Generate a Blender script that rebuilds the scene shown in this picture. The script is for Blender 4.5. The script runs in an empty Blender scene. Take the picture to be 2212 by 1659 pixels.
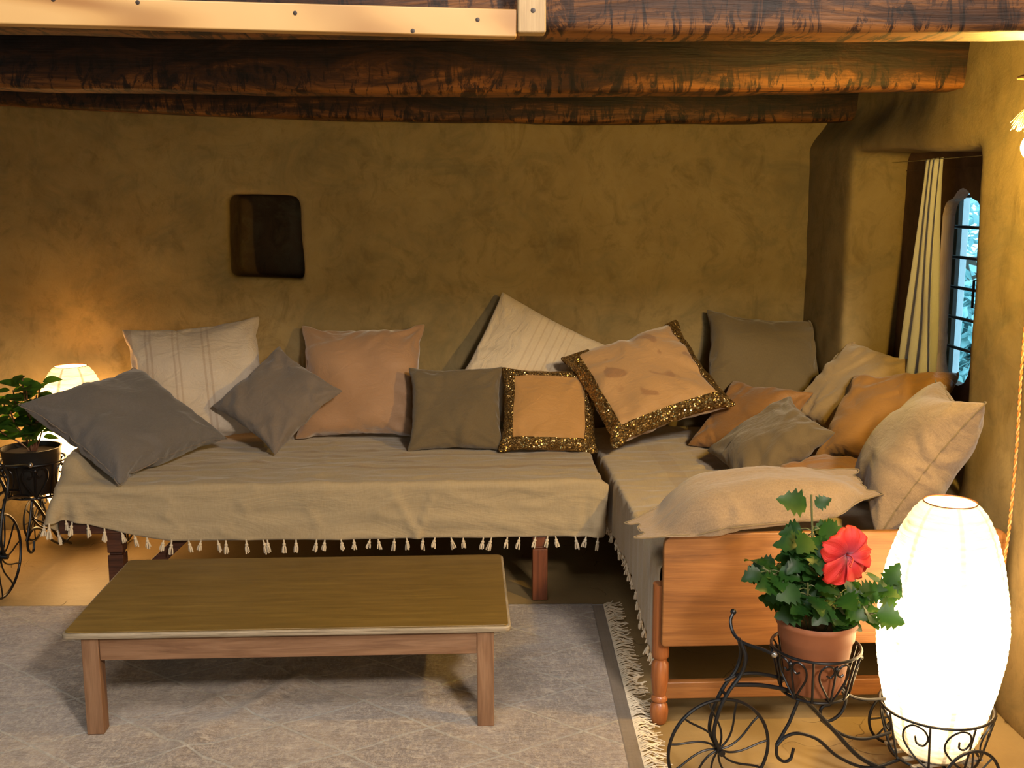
import bpy, bmesh, math, random
import numpy as np
from mathutils import Vector, Matrix, Euler, noise
from mathutils.bvhtree import BVHTree

random.seed(7); np.random.seed(7)
sc = bpy.context.scene
COL = sc.collection
R = math.radians
PI = math.pi

# ------------------------------------------------------------------ camera, world, light, exposure
H = 1.425
cam_d = bpy.data.cameras.new('camera'); cam = bpy.data.objects.new('camera', cam_d); COL.objects.link(cam)
cam_d.sensor_fit = 'HORIZONTAL'; cam_d.sensor_width = 36; cam_d.lens = 2350 / 2212 * 36
cam_d.clip_start = 0.05; cam_d.clip_end = 200
cam.location = (0, 0, H); cam.rotation_euler = (R(90 - 9.65), 0, R(-2.6))
sc.camera = cam
sc.view_settings.view_transform = 'Standard'; sc.view_settings.look = 'None'
sc.view_settings.gamma = 1; sc.view_settings.use_curve_mapping = False
sc.view_settings.exposure = 0.15
sc.cycles.max_bounces = 7; sc.cycles.diffuse_bounces = 4; sc.cycles.glossy_bounces = 3
sc.cycles.transmission_bounces = 4; sc.cycles.transparent_max_bounces = 8
sc.cycles.sample_clamp_indirect = 6.0; sc.cycles.adaptive_threshold = 0.015
sc.cycles.caustics_reflective = False; sc.cycles.caustics_refractive = False

w = bpy.data.worlds.new('world'); sc.world = w; w.use_nodes = True
bg = w.node_tree.nodes['Background']
bg.inputs[0].default_value = (0.50, 0.80, 0.95, 1); bg.inputs[1].default_value = 2.8

def area(name, loc, rot, sx, sy, power, color):
    d = bpy.data.lights.new(name, 'AREA'); d.shape = 'RECTANGLE'; d.size = sx; d.size_y = sy
    d.energy = power; d.color = color
    o = bpy.data.objects.new(name, d); COL.objects.link(o); o.location = loc; o.rotation_euler = rot
    return o
# daylight from the open loft roof, an added key light, a rear-door fill
area('skylight', (-0.6, 0.55, 3.12), (0, 0, 0), 1.5, 0.95, 60, (1.0, 0.90, 0.82))
area('loft_key_light', (1.25, -0.60, 2.62), (R(64), 0, R(22)), 0.40, 0.36, 130, (1.0, 0.86, 0.72))  # added key light high on the right; the loft wall has no window
area('doorway_warm_fill', (0.55, -1.75, 1.5), (R(88), 0, R(6)), 0.8, 1.1, 14, (1.0, 0.74, 0.48))  # warm-tinted fill light added at the rear doorway

# ------------------------------------------------------------------ materials
MATS = {}
def mat(name):
    m = bpy.data.materials.new(name); m.use_nodes = True
    nt = m.node_tree; b = nt.nodes['Principled BSDF']
    MATS[name] = m
    return m, nt, b
def N(nt, t, **k):
    n = nt.nodes.new('ShaderNode' + t)
    for a, v in k.items():
        if a.startswith('i_'):
            n.inputs[a[2:].replace('_', ' ')].default_value = v
        else: setattr(n, a, v)
    return n
def L(nt, a, b): nt.links.new(a, b)
def coord(nt, kind='Object', scale=(1, 1, 1), rot=(0, 0, 0)):
    t = N(nt, 'TexCoord'); mp = N(nt, 'Mapping')
    mp.inputs['Scale'].default_value = scale; mp.inputs['Rotation'].default_value = rot
    L(nt, t.outputs[kind], mp.inputs[0]); return mp.outputs[0]
def noise_n(nt, vec, scale, detail=4, rough=0.6, dist=0):
    n = N(nt, 'TexNoise'); n.inputs['Scale'].default_value = scale; n.inputs['Detail'].default_value = detail
    n.inputs['Roughness'].default_value = rough; n.inputs['Distortion'].default_value = dist
    L(nt, vec, n.inputs['Vector']); return n.outputs[0]
def ramp(nt, fac, stops):
    r = N(nt, 'ValToRGB'); cr = r.color_ramp
    while len(cr.elements) < len(stops): cr.elements.new(0.5)
    for e, (p, c) in zip(cr.elements, stops):
        e.position = p; e.color = (c[0], c[1], c[2], 1) if hasattr(c, '__len__') else (c, c, c, 1)
    L(nt, fac, r.inputs[0]); return r.outputs[0]
def mix(nt, fac, a, b, mode='MIX'):
    m = N(nt, 'Mix', data_type='RGBA', blend_type=mode)
    for s, v in ((m.inputs['Factor'], fac), (m.inputs['A'], a), (m.inputs['B'], b)):
        if hasattr(v, 'is_output') or hasattr(v, 'links'): L(nt, v, s)
        elif hasattr(v, '__len__'): s.default_value = (v[0], v[1], v[2], 1)
        else: s.default_value = v
    return m.outputs['Result']
def bump(nt, b, h, strength, dist=0.01, prev=None):
    n = N(nt, 'Bump'); n.inputs['Strength'].default_value = strength; n.inputs['Distance'].default_value = dist
    L(nt, h, n.inputs['Height'])
    if prev is not None: L(nt, prev, n.inputs['Normal'])
    L(nt, n.outputs[0], b.inputs['Normal']); return n.outputs[0]

def mud(name, c1, c2, c3, rough=0.9):
    m, nt, b = mat(name); v = coord(nt)
    a = noise_n(nt, v, 1.7, 6, 0.62, 0.4)
    base = ramp(nt, a, [(0.30, c1), (0.52, c2), (0.75, c3)])
    f = noise_n(nt, v, 9, 8, 0.7, 0.6)
    base = mix(nt, ramp(nt, f, [(0.35, 0.0), (0.75, 0.55)]), base, c3)
    s = noise_n(nt, coord(nt, scale=(1, 1, 0.7)), 10, 8, 0.72, 0.8)
    base = mix(nt, ramp(nt, s, [(0.52, 0.0), (0.72, 0.55)]), base, [x * 0.5 for x in c1])
    gg = noise_n(nt, coord(nt, scale=(1, 1, 1.3)), 3.1, 7, 0.7, 1.2)
    base = mix(nt, ramp(nt, gg, [(0.48, 0.0), (0.66, 0.55)]), base, (0.15, 0.125, 0.065))
    L(nt, base, b.inputs['Base Color']); b.inputs['Roughness'].default_value = rough
    b.inputs['Specular IOR Level'].default_value = 0.25
    p = bump(nt, b, f, 0.25, 0.010); bump(nt, b, noise_n(nt, v, 120, 5, 0.7), 0.4, 0.002, p)
    return m
M_WALL = mud('mud_plaster', (0.19, 0.135, 0.056), (0.26, 0.188, 0.082), (0.34, 0.255, 0.12))

def floor_mat():
    m, nt, b = mat('mud_floor'); v = coord(nt)
    a = noise_n(nt, v, 2.2, 6, 0.6, 0.5)
    base = ramp(nt, a, [(0.3, (0.22, 0.15, 0.065)), (0.7, (0.33, 0.235, 0.11))])
    vo = N(nt, 'TexVoronoi', feature='DISTANCE_TO_EDGE'); vo.inputs['Scale'].default_value = 3.2
    dv = N(nt, 'VectorMath', operation='ADD'); nn = N(nt, 'TexNoise'); nn.inputs['Scale'].default_value = 6; L(nt, v, nn.inputs['Vector'])
    sc_ = N(nt, 'VectorMath', operation='SCALE'); sc_.inputs['Scale'].default_value = 0.35
    L(nt, nn.outputs['Color'], sc_.inputs[0]); L(nt, v, dv.inputs[0]); L(nt, sc_.outputs[0], dv.inputs[1]); L(nt, dv.outputs[0], vo.inputs['Vector'])
    crack = ramp(nt, vo.outputs['Distance'], [(0.0, 1.0), (0.010, 0.0)])
    gate = ramp(nt, noise_n(nt, v, 2.7, 2), [(0.52, 0.0), (0.6, 1.0)])
    ck = mix(nt, 1.0, crack, gate, 'MULTIPLY')
    base = mix(nt, ck, base, (0.07, 0.04, 0.015))
    L(nt, base, b.inputs['Base Color'])
    b.inputs['Roughness'].default_value = 0.55; b.inputs['Specular IOR Level'].default_value = 0.35
    p = bump(nt, b, noise_n(nt, v, 14, 7, 0.65), 0.35, 0.008)
    inv = ramp(nt, ck, [(0, 1.0), (1, 0.0)]); bump(nt, b, inv, 0.4, 0.004, p)
    return m
M_FLOOR = floor_mat()

def wood(name, c1, c2, c3, scale=(1, 12, 12), rough=0.45, coat=0.0, grain=6.0, spec=0.4):
    m, nt, b = mat(name); v = coord(nt, scale=scale)
    a = noise_n(nt, v, grain, 8, 0.62, 0.9)
    base = ramp(nt, a, [(0.32, c1), (0.5, c2), (0.68, c3)])
    fine = noise_n(nt, coord(nt, scale=[s * 3 if s > 1 else s * .5 for s in scale]), grain * 3, 4, 0.6)
    base = mix(nt, ramp(nt, fine, [(0.45, 0.0), (0.75, 0.35)]), base, [x * .6 for x in c1])
    L(nt, base, b.inputs['Base Color']); b.inputs['Roughness'].default_value = rough
    b.inputs['Coat Weight'].default_value = coat; b.inputs['Coat Roughness'].default_value = 0.25
    b.inputs['Specular IOR Level'].default_value = spec
    bump(nt, b, fine, 0.25, 0.002)
    return m
M_TEAK = wood('teak_wood', (0.155, 0.062, 0.019), (0.23, 0.095, 0.028), (0.285, 0.125, 0.038), rough=0.42, coat=0.15, grain=3)
M_TEAKV = wood('teak_wood_upright', (0.20, 0.06, 0.016), (0.29, 0.095, 0.027), (0.36, 0.13, 0.04), scale=(12, 12, 1), rough=0.35, coat=0.3, grain=3)
M_DARKW = wood('dark_stained_wood', (0.035, 0.013, 0.008), (0.07, 0.025, 0.013), (0.12, 0.045, 0.022), rough=0.5, grain=4)
M_REDW = wood('red_brown_wood', (0.10, 0.03, 0.012), (0.16, 0.05, 0.02), (0.22, 0.07, 0.03), scale=(10, 10, 1), rough=0.45, grain=4)
M_PALEW = wood('pink_brown_wood', (0.145, 0.072, 0.036), (0.21, 0.11, 0.057), (0.27, 0.15, 0.082), rough=0.55, grain=4)
M_PALEWV = wood('pink_brown_wood_upright', (0.145, 0.072, 0.036), (0.21, 0.11, 0.057), (0.27, 0.15, 0.082), scale=(12, 12, 1), rough=0.55, grain=4)
M_PLY = wood('plywood_edge', (0.15, 0.115, 0.075), (0.27, 0.215, 0.145), (0.38, 0.31, 0.22), scale=(2, 2, 60), rough=0.6, grain=3)
M_FRAME = wood('window_frame_wood', (0.05, 0.022, 0.012), (0.085, 0.040, 0.022), (0.12, 0.06, 0.034), scale=(12, 2, 2), rough=0.6, grain=4)
M_FRAMEP = wood('planed_window_edge', (0.42, 0.30, 0.24), (0.52, 0.39, 0.31), (0.58, 0.46, 0.38), scale=(12, 12, 1), rough=0.6, grain=4)

def laminate():
    m, nt, b = mat('olive_brown_laminate'); v = coord(nt, scale=(1, 14, 1))
    a = noise_n(nt, v, 5, 8, 0.6, 0.8)
    base = ramp(nt, a, [(0.3, (0.11, 0.064, 0.012)), (0.55, (0.155, 0.092, 0.018)), (0.75, (0.20, 0.122, 0.026))])
    L(nt, base, b.inputs['Base Color'])
    sm = noise_n(nt, coord(nt, scale=(1, 1, 1)), 5, 6, 0.7, 1)
    L(nt, ramp(nt, sm, [(0.3, 0.30), (0.7, 0.44)]), b.inputs['Roughness'])
    b.inputs['Specular IOR Level'].default_value = 0.6
    bump(nt, b, a, 0.12, 0.001)
    return m
M_LAM = laminate()

def beam_mat():
    m, nt, b = mat('stained_beam_wood')
    v = coord(nt, scale=(1.0, 3, 4.5))
    big = noise_n(nt, v, 2.3, 7, 0.68, 1.3)
    streak = noise_n(nt, coord(nt, scale=(11, 1.5, 3.5), rot=(0, R(20), 0)), 2.6, 6, 0.7, 1.2)
    t = N(nt, 'TexCoord'); sp = N(nt, 'SeparateXYZ'); L(nt, t.outputs['UV'], sp.inputs[0])
    # wiped stain: the lower strip of each face was left paler, broken by brush strokes
    low = ramp(nt, sp.outputs['Y'], [(0.0, 0.30), (0.35, 0.17), (0.8, 0.0)])
    s = N(nt, 'Math', operation='ADD'); L(nt, big, s.inputs[0]); L(nt, low, s.inputs[1])
    s2 = N(nt, 'Math', operation='SUBTRACT'); L(nt, s.outputs[0], s2.inputs[0])
    st0 = ramp(nt, streak, [(0.50, 0.0), (0.62, 0.30)]); st = mix(nt, 1.0, st0, ramp(nt, sp.outputs['Y'], [(0.0, 1.0), (0.35, 0.6), (0.6, 0.1)]), 'MULTIPLY'); L(nt, st, s2.inputs[1])
    base = ramp(nt, s2.outputs[0], [(0.42, (0.006, 0.004, 0.0035)), (0.56, (0.016, 0.008, 0.006)), (0.70, (0.045, 0.018, 0.008)), (0.86, (0.20, 0.078, 0.02))])
    grain = noise_n(nt, coord(nt, scale=(1, 40, 40)), 5, 4, 0.6)
    base = mix(nt, ramp(nt, grain, [(0.45, 0.0), (0.8, 0.5)]), base, (0.012, 0.006, 0.004))
    L(nt, base, b.inputs['Base Color']); b.inputs['Roughness'].default_value = 0.55
    b.inputs['Specular IOR Level'].default_value = 0.22
    p = bump(nt, b, grain, 0.35, 0.003); bump(nt, b, big, 0.3, 0.01, p)
    return m
M_BEAM = beam_mat()
M_CEIL = wood('dark_ceiling_boards', (0.02, 0.010, 0.006), (0.035, 0.016, 0.009), (0.05, 0.024, 0.013), rough=0.7, grain=3)

def pine():
    m, nt, b = mat('raw_pine'); v = coord(nt, scale=(1.0, 6, 7), rot=(0, R(1.5), 0))
    n0 = noise_n(nt, coord(nt, scale=(1, 1, 2.5)), 2.6, 3, 0.5, 0.3)
    wv = N(nt, 'TexWave', wave_type='RINGS', rings_direction='Y'); wv.inputs['Scale'].default_value = 0.9
    wv.inputs['Distortion'].default_value = 9; wv.inputs['Detail'].default_value = 2; wv.inputs['Detail Scale'].default_value = 0.7
    L(nt, v, wv.inputs['Vector'])
    base = ramp(nt, wv.outputs['Fac'], [(0.0, (0.24, 0.11, 0.03)), (0.35, (0.38, 0.21, 0.07)), (0.8, (0.44, 0.265, 0.10))])
    base = mix(nt, ramp(nt, n0, [(0.4, 0.0), (0.7, 0.5)]), base, (0.45, 0.285, 0.115))
    L(nt, base, b.inputs['Base Color']); b.inputs['Roughness'].default_value = 0.5
    return m
M_PINE = pine()
M_PINEV = wood('weathered_pine_post', (0.26, 0.17, 0.085), (0.35, 0.24, 0.12), (0.42, 0.30, 0.16), scale=(14, 14, 1), rough=0.6, grain=4)

def fabric(name, c1, c2, weave=260, rough=0.9, sheen=0.3, stripes=None, blotch=None, heather=0.6, bumpk=0.25, trans=0.0, wr=0.35, sroll=False):
    m, nt, b = mat(name); uv = coord(nt, 'UV'); ob = coord(nt)
    h1 = noise_n(nt, coord(nt, 'UV', (40, 420, 1)), 1.0, 4, 0.8); h2 = noise_n(nt, coord(nt, 'UV', (420, 40, 1)), 1.0, 3, 0.7)
    h = mix(nt, 0.5, h1, h2)
    base = mix(nt, ramp(nt, h, [(0.5 - 0.18, 0.0), (0.5 + 0.18, 1.0)]), c1, c2)
    lo = noise_n(nt, uv, 3, 3)
    base = mix(nt, ramp(nt, lo, [(0.3, 0.0), (0.8, 0.28)]), base, [x * 0.78 for x in c1])
    if stripes:
        ax, col2, lst, k = stripes
        sp = N(nt, 'SeparateXYZ'); t = N(nt, 'TexCoord'); L(nt, t.outputs['UV'], sp.inputs[0])
        st = []
        for (p, wd) in lst:
            st += [(max(0, p - wd / 2 - 0.002), 0.0), (p - wd / 2, 1.0), (p + wd / 2, 1.0), (min(1, p + wd / 2 + 0.002), 0.0)]
        fac = ramp(nt, sp.outputs[ax], st[:32]); fm = N(nt, 'Math', operation='MULTIPLY'); L(nt, fac, fm.inputs[0]); fm.inputs[1].default_value = k
        base = mix(nt, fm.outputs[0], base, col2)
    if blotch:
        bc, thr = blotch
        base = mix(nt, ramp(nt, noise_n(nt, uv, 5.5, 2, 0.4, 0.5), [(thr, 0.0), (thr + 0.05, 0.7)]), base, bc)
    L(nt, base, b.inputs['Base Color']); b.inputs['Roughness'].default_value = rough
    b.inputs['Sheen Weight'].default_value = sheen; b.inputs['Sheen Roughness'].default_value = 0.5
    b.inputs['Specular IOR Level'].default_value = 0.2
    p = bump(nt, b, noise_n(nt, coord(nt, 'UV', (1, 1.6, 1)), 5, 6, 0.6, 1.6), wr, 0.02)
    bump(nt, b, h, bumpk, 0.002, p)
    if trans:
        tr = N(nt, 'BsdfTranslucent'); L(nt, base, tr.inputs[0]); ms = N(nt, 'MixShader'); ms.inputs[0].default_value = trans
        out = nt.nodes['Material Output']; L(nt, b.outputs[0], ms.inputs[1]); L(nt, tr.outputs[0], ms.inputs[2]); L(nt, ms.outputs[0], out.inputs[0])
    return m
F_CHAR = fabric('charcoal_linen', (0.105, 0.095, 0.092), (0.185, 0.168, 0.16))
F_GREY = fabric('grey_brown_linen', (0.145, 0.115, 0.092), (0.225, 0.182, 0.150))
F_OLIV = fabric('olive_brown_linen', (0.115, 0.084, 0.046), (0.175, 0.132, 0.076))
F_BACK = fabric('dim_brown_linen', (0.13, 0.096, 0.048), (0.185, 0.14, 0.074))
_st = [(0.05, 0.05), (0.17, 0.012), (0.205, 0.012), (0.36, 0.012), (0.395, 0.012), (0.56, 0.012), (0.6, 0.012)]
F_STRIPE = fabric('cream_striped_cotton', (0.56, 0.46, 0.35), (0.68, 0.58, 0.47), stripes=('X', (0.38, 0.26, 0.18), _st, 0.45), wr=0.6)
F_CREAM = fabric('cream_crinkled_cotton', (0.58, 0.47, 0.33), (0.70, 0.59, 0.44), stripes=('Y', (0.42, 0.30, 0.2), [(0.3, 0.01), (0.36, 0.01), (0.42, 0.01), (0.48, 0.01), (0.54, 0.01), (0.6, 0.01)], 0.4), wr=0.7)
F_PEACH = fabric('peach_velvet', (0.36, 0.205, 0.11), (0.41, 0.24, 0.13), rough=0.55, sheen=0.7, bumpk=0.05)
F_GOLDP = fabric('apricot_velvet', (0.42, 0.225, 0.075), (0.47, 0.255, 0.09), rough=0.6, sheen=0.5, bumpk=0.05)
F_GOLDB = fabric('marked_apricot_velvet', (0.41, 0.24, 0.105), (0.46, 0.275, 0.125), rough=0.6, sheen=0.5, bumpk=0.05, blotch=((0.25, 0.125, 0.06), 0.60))
F_RUST = fabric('rust_satin', (0.27, 0.135, 0.045), (0.31, 0.155, 0.055), rough=0.42, sheen=0.2, bumpk=0.03)
F_ORNG = fabric('amber_satin', (0.32, 0.165, 0.05), (0.36, 0.19, 0.06), rough=0.42, sheen=0.2, bumpk=0.03)
F_TAN = fabric('pale_tan_cotton', (0.38, 0.27, 0.135), (0.44, 0.315, 0.165), rough=0.75)
F_LINEN = fabric('oatmeal_linen', (0.12, 0.086, 0.055), (0.29, 0.212, 0.142), bumpk=0.5)
F_SHEET = fabric('cream_bedspread_cotton', (0.45, 0.35, 0.215), (0.56, 0.455, 0.30), trans=0.22, wr=0.55,
                 stripes=('Y', (0.36, 0.25, 0.15), [(0.30, 0.030), (0.38, 0.022), (0.45, 0.03), (0.55, 0.022), (0.63, 0.016)], 0.62))
F_SHEET2 = fabric('cream_bedspread_cotton_two', (0.45, 0.35, 0.215), (0.56, 0.455, 0.30), trans=0.15, wr=0.45,
                  stripes=('X', (0.38, 0.27, 0.16), [(0.42, 0.07), (0.56, 0.06), (0.7, 0.06)], 0.35))
F_CURT = fabric('white_curtain_cotton', (0.66, 0.66, 0.62), (0.76, 0.76, 0.72), trans=0.35, wr=0.3)
F_MATT = fabric('mattress_ticking', (0.42, 0.33, 0.22), (0.5, 0.4, 0.28))
F_THREAD = fabric('cream_cotton_thread', (0.60, 0.50, 0.36), (0.70, 0.60, 0.45))

def sequins():
    m, nt, b = mat('gold_sequins'); uv = coord(nt, 'UV', (95, 95, 95))
    vo = N(nt, 'TexVoronoi'); vo.inputs['Scale'].default_value = 1.0; L(nt, uv, vo.inputs['Vector'])
    L(nt, ramp(nt, vo.outputs['Distance'], [(0.0, (0.80, 0.56, 0.22)), (0.75, (0.22, 0.13, 0.05))]), b.inputs['Base Color'])
    b.inputs['Metallic'].default_value = 0.85; b.inputs['Roughness'].default_value = 0.27
    # every sequin tilts its own way
    s = N(nt, 'VectorMath', operation='SUBTRACT'); L(nt, vo.outputs['Color'], s.inputs[0]); s.inputs[1].default_value = (0.5, 0.5, 0.5)
    k = N(nt, 'VectorMath', operation='SCALE'); L(nt, s.outputs[0], k.inputs[0]); k.inputs['Scale'].default_value = 1.5
    g = N(nt, 'NewGeometry'); a = N(nt, 'VectorMath', operation='ADD'); L(nt, g.outputs['Normal'], a.inputs[0]); L(nt, k.outputs[0], a.inputs[1])
    n = N(nt, 'VectorMath', operation='NORMALIZE'); L(nt, a.outputs[0], n.inputs[0]); L(nt, n.outputs[0], b.inputs['Normal'])
    return m
M_SEQ = sequins()

def simple(name, c, rough=0.5, metal=0.0, spec=0.5, emit=None, es=0, coat=0):
    m, nt, b = mat(name)
    v = coord(nt); f = noise_n(nt, v, 30, 4)
    L(nt, mix(nt, ramp(nt, f, [(0.3, 0.0), (0.7, 0.4)]), c, [x * 0.7 for x in c]), b.inputs['Base Color'])
    b.inputs['Roughness'].default_value = rough; b.inputs['Metallic'].default_value = metal
    b.inputs['Specular IOR Level'].default_value = spec; b.inputs['Coat Weight'].default_value = coat
    if emit: b.inputs['Emission Color'].default_value = (*emit, 1); b.inputs['Emission Strength'].default_value = es
    return m
M_IRON = simple('black_iron', (0.012, 0.012, 0.014), 0.32, 0.4, 0.6)
M_CHROME = simple('worn_steel_tip', (0.5, 0.5, 0.5), 0.25, 0.9)
M_TERRA = simple('terracotta', (0.29, 0.105, 0.048), 0.55, 0, 0.4)
M_BLACKP = simple('black_plastic', (0.012, 0.011, 0.010), 0.5)
M_SOIL = simple('soil', (0.045, 0.028, 0.018), 0.95)
M_STEM = simple('green_stem', (0.10, 0.11, 0.035), 0.6)
M_STEMR = simple('reddish_stem', (0.16, 0.06, 0.025), 0.6)
M_CORDO = simple('orange_cord', (0.75, 0.20, 0.03), 0.45)
M_CORDW = simple('cream_cord', (0.62, 0.36, 0.13), 0.5)
M_RAFFIA = simple('raffia', (0.60, 0.42, 0.16), 0.7)
M_SCREW = simple('dark_screw', (0.03, 0.018, 0.012), 0.5, 0.3)
M_PLATFORM = simple('brushed_steel', (0.45, 0.43, 0.38), 0.4, 0.6)
M_STAMEN = simple('dark_red_stamen', (0.40, 0.02, 0.02), 0.5)

def leaf_mat(name, c1, c2):
    m, nt, b = mat(name); v = coord(nt)
    L(nt, ramp(nt, noise_n(nt, v, 14, 3), [(0.35, c1), (0.65, c2)]), b.inputs['Base Color'])
    b.inputs['Roughness'].default_value = 0.40; b.inputs['Specular IOR Level'].default_value = 0.22
    tr = N(nt, 'BsdfTranslucent'); tr.inputs[0].default_value = (c2[0] * 2.2, c2[1] * 2.4, c2[2] * 1.2, 1)
    ms = N(nt, 'MixShader'); ms.inputs[0].default_value = 0.25; out = nt.nodes['Material Output']
    L(nt, b.outputs[0], ms.inputs[1]); L(nt, tr.outputs[0], ms.inputs[2]); L(nt, ms.outputs[0], out.inputs[0])
    return m
M_LEAF = leaf_mat('hibiscus_leaf', (0.008, 0.032, 0.007), (0.022, 0.070, 0.011))
M_LEAF2 = leaf_mat('glossy_leaf', (0.014, 0.042, 0.008), (0.045, 0.11, 0.014))
def petal_mat():
    m, nt, b = mat('red_petal'); t = N(nt, 'TexCoord'); sp = N(nt, 'SeparateXYZ'); L(nt, t.outputs['UV'], sp.inputs[0])
    L(nt, ramp(nt, sp.outputs['Y'], [(0.0, (0.55, 0.28, 0.40)), (0.16, (0.55, 0.06, 0.09)), (0.5, (0.66, 0.030, 0.032)), (1, (0.78, 0.05, 0.03))]), b.inputs['Base Color'])
    b.inputs['Roughness'].default_value = 0.55
    vn = noise_n(nt, coord(nt, 'UV', (28, 2, 1)), 1.0, 3); bump(nt, b, vn, 0.5, 0.004)
    tr = N(nt, 'BsdfTranslucent'); tr.inputs[0].default_value = (0.8, 0.06, 0.04, 1)
    ms = N(nt, 'MixShader'); ms.inputs[0].default_value = 0.3; out = nt.nodes['Material Output']
    L(nt, b.outputs[0], ms.inputs[1]); L(nt, tr.outputs[0], ms.inputs[2]); L(nt, ms.outputs[0], out.inputs[0])
    return m
M_PETAL = petal_mat()

def lantern_mat(name, strength, col=(1.0, 0.66, 0.30)):
    m, nt, b = mat(name); v = coord(nt)
    b.inputs['Base Color'].default_value = (0.8, 0.7, 0.5, 1); b.inputs['Roughness'].default_value = 0.8
    fib = noise_n(nt, coord(nt, scale=(1, 1, 9)), 9, 5, 0.7, 0.5)
    # paper thickness: thin sheet lets more of the bulb through than the fibre bands and glued laps
    k = ramp(nt, fib, [(0.34, 0.40), (0.56, 1.0)])
    t = N(nt, 'TexCoord'); sp = N(nt, 'SeparateXYZ'); L(nt, t.outputs['UV'], sp.inputs[0])
    lap = ramp(nt, sp.outputs['X'], [(0.0, 0.3), (0.012, 0.35), (0.02, 1.0), (0.245, 1.0), (0.25, 0.3), (0.262, 0.3), (0.267, 1.0), (0.5, 1.0), (0.505, 0.3), (0.515, 0.3), (0.52, 1.0), (0.655, 1.0), (0.66, 0.28), (0.672, 0.28), (0.677, 1.0), (0.80, 1.0), (0.805, 0.3), (0.815, 0.3), (0.82, 1.0)])
    hv = ramp(nt, sp.outputs['Y'], [(0.0, 0.07), (0.12, 0.25), (0.32, 1.0), (0.62, 1.0), (0.80, 0.32), (0.92, 0.115), (1.0, 0.10)])
    e = mix(nt, 1.0, mix(nt, 1.0, k, lap, 'MULTIPLY'), hv, 'MULTIPLY')
    e = mix(nt, 1.0, e, col, 'MULTIPLY')
    L(nt, e, b.inputs['Emission Color']); b.inputs['Emission Strength'].default_value = strength
    return m
M_LANT = lantern_mat('glowing_paper', 13)
M_LANT2 = lantern_mat('glowing_paper_far', 25, (1.0, 0.56, 0.20))
M_BULB = simple('lit_bulb', (1, 0.8, 0.5), 0.3, emit=(1.0, 0.62, 0.12), es=1500)
def rug_mat():
    m, nt, b = mat('rug_pile'); v = coord(nt)
    a = noise_n(nt, v, 3.2, 6, 0.65, 0.6)
    base = ramp(nt, a, [(0.32, (0.095, 0.058, 0.034)), (0.5, (0.17, 0.11, 0.068)), (0.68, (0.28, 0.20, 0.13))])
    f = noise_n(nt, coord(nt, scale=(1.3, 0.5, 1)), 85, 6, 0.85, 0.1)
    base = mix(nt, ramp(nt, f, [(0.48, 0.0), (0.57, 0.85)]), base, (0.36, 0.265, 0.175))
    pt = noise_n(nt, coord(nt, scale=(0.6, 1.3, 1)), 26, 6, 0.75, 0.5)
    base = mix(nt, ramp(nt, pt, [(0.55, 0.0), (0.66, 0.7)]), base, (0.50, 0.40, 0.29))
    dk = noise_n(nt, coord(nt, scale=(0.8, 1.2, 1), rot=(0, 0, 1)), 17, 6, 0.75, 0.5)
    base = mix(nt, ramp(nt, dk, [(0.50, 0.0), (0.64, 0.75)]), base, (0.10, 0.060, 0.034))
    # woven diamond lines
    wob = N(nt, 'TexNoise'); wob.inputs['Scale'].default_value = 5; wob.inputs['Detail'].default_value = 2; L(nt, v, wob.inputs['Vector'])
    sp = N(nt, 'SeparateXYZ'); L(nt, v, sp.inputs[0])
    def lines(kx, ky, per, off):
        a1 = N(nt, 'Math', operation='MULTIPLY'); L(nt, sp.outputs['X'], a1.inputs[0]); a1.inputs[1].default_value = kx / per
        a2 = N(nt, 'Math', operation='MULTIPLY_ADD'); L(nt, sp.outputs['Y'], a2.inputs[0]); a2.inputs[1].default_value = ky / per; L(nt, a1.outputs[0], a2.inputs[2])
        a3 = N(nt, 'Math', operation='MULTIPLY_ADD'); L(nt, wob.outputs[0], a3.inputs[0]); a3.inputs[1].default_value = 0.16; L(nt, a2.outputs[0], a3.inputs[2])
        a4 = N(nt, 'Math', operation='ADD'); L(nt, a3.outputs[0], a4.inputs[0]); a4.inputs[1].default_value = off
        pg = N(nt, 'Math', operation='PINGPONG'); L(nt, a4.outputs[0], pg.inputs[0]); pg.inputs[1].default_value = 0.5
        return ramp(nt, pg.outputs[0], [(0.0, 1.0), (0.010, 0.9), (0.022, 0.0)])
    l1 = lines(-0.60, 1, 0.27, 0.18); l2 = lines(0.75, 1, 0.29, 0.42)
    ll = mix(nt, 1.0, l1, l2, 'LIGHTEN'); ll = mix(nt, 1.0, ll, ramp(nt, f, [(0.3, 0.35), (0.6, 1.0)]), 'MULTIPLY')
    base = mix(nt, ll, base, (0.66, 0.58, 0.46))
    L(nt, base, b.inputs['Base Color']); b.inputs['Roughness'].default_value = 0.85
    b.inputs['Sheen Weight'].default_value = 0.6; b.inputs['Sheen Roughness'].default_value = 0.4; b.inputs['Specular IOR Level'].default_value = 0.25
    p = bump(nt, b, f, 0.8, 0.006); p = bump(nt, b, pt, 0.6, 0.010, p); bump(nt, b, ll, 0.5, 0.004, p)
    return m
M_RUG = rug_mat()
M_RUGB = fabric('rug_flatweave_band', (0.15, 0.11, 0.075), (0.22, 0.17, 0.12), weave=100)
def glass_mat():
    m, nt, b = mat('window_glass'); b.inputs['Base Color'].default_value = (0.85, 0.95, 1, 1)
    b.inputs['Roughness'].default_value = 0.02; b.inputs['Transmission Weight'].default_value = 1.0; b.inputs['IOR'].default_value = 1.1
    return m
M_GLASS = glass_mat()
M_PALEF = simple('pale_painted_casement', (0.72, 0.82, 0.86), 0.5)
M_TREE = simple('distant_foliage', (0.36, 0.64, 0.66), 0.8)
M_TRUNK = simple('bark', (0.10, 0.08, 0.06), 0.9)
M_GROUND = simple('outside_ground', (0.55, 0.55, 0.48), 0.9)

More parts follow.
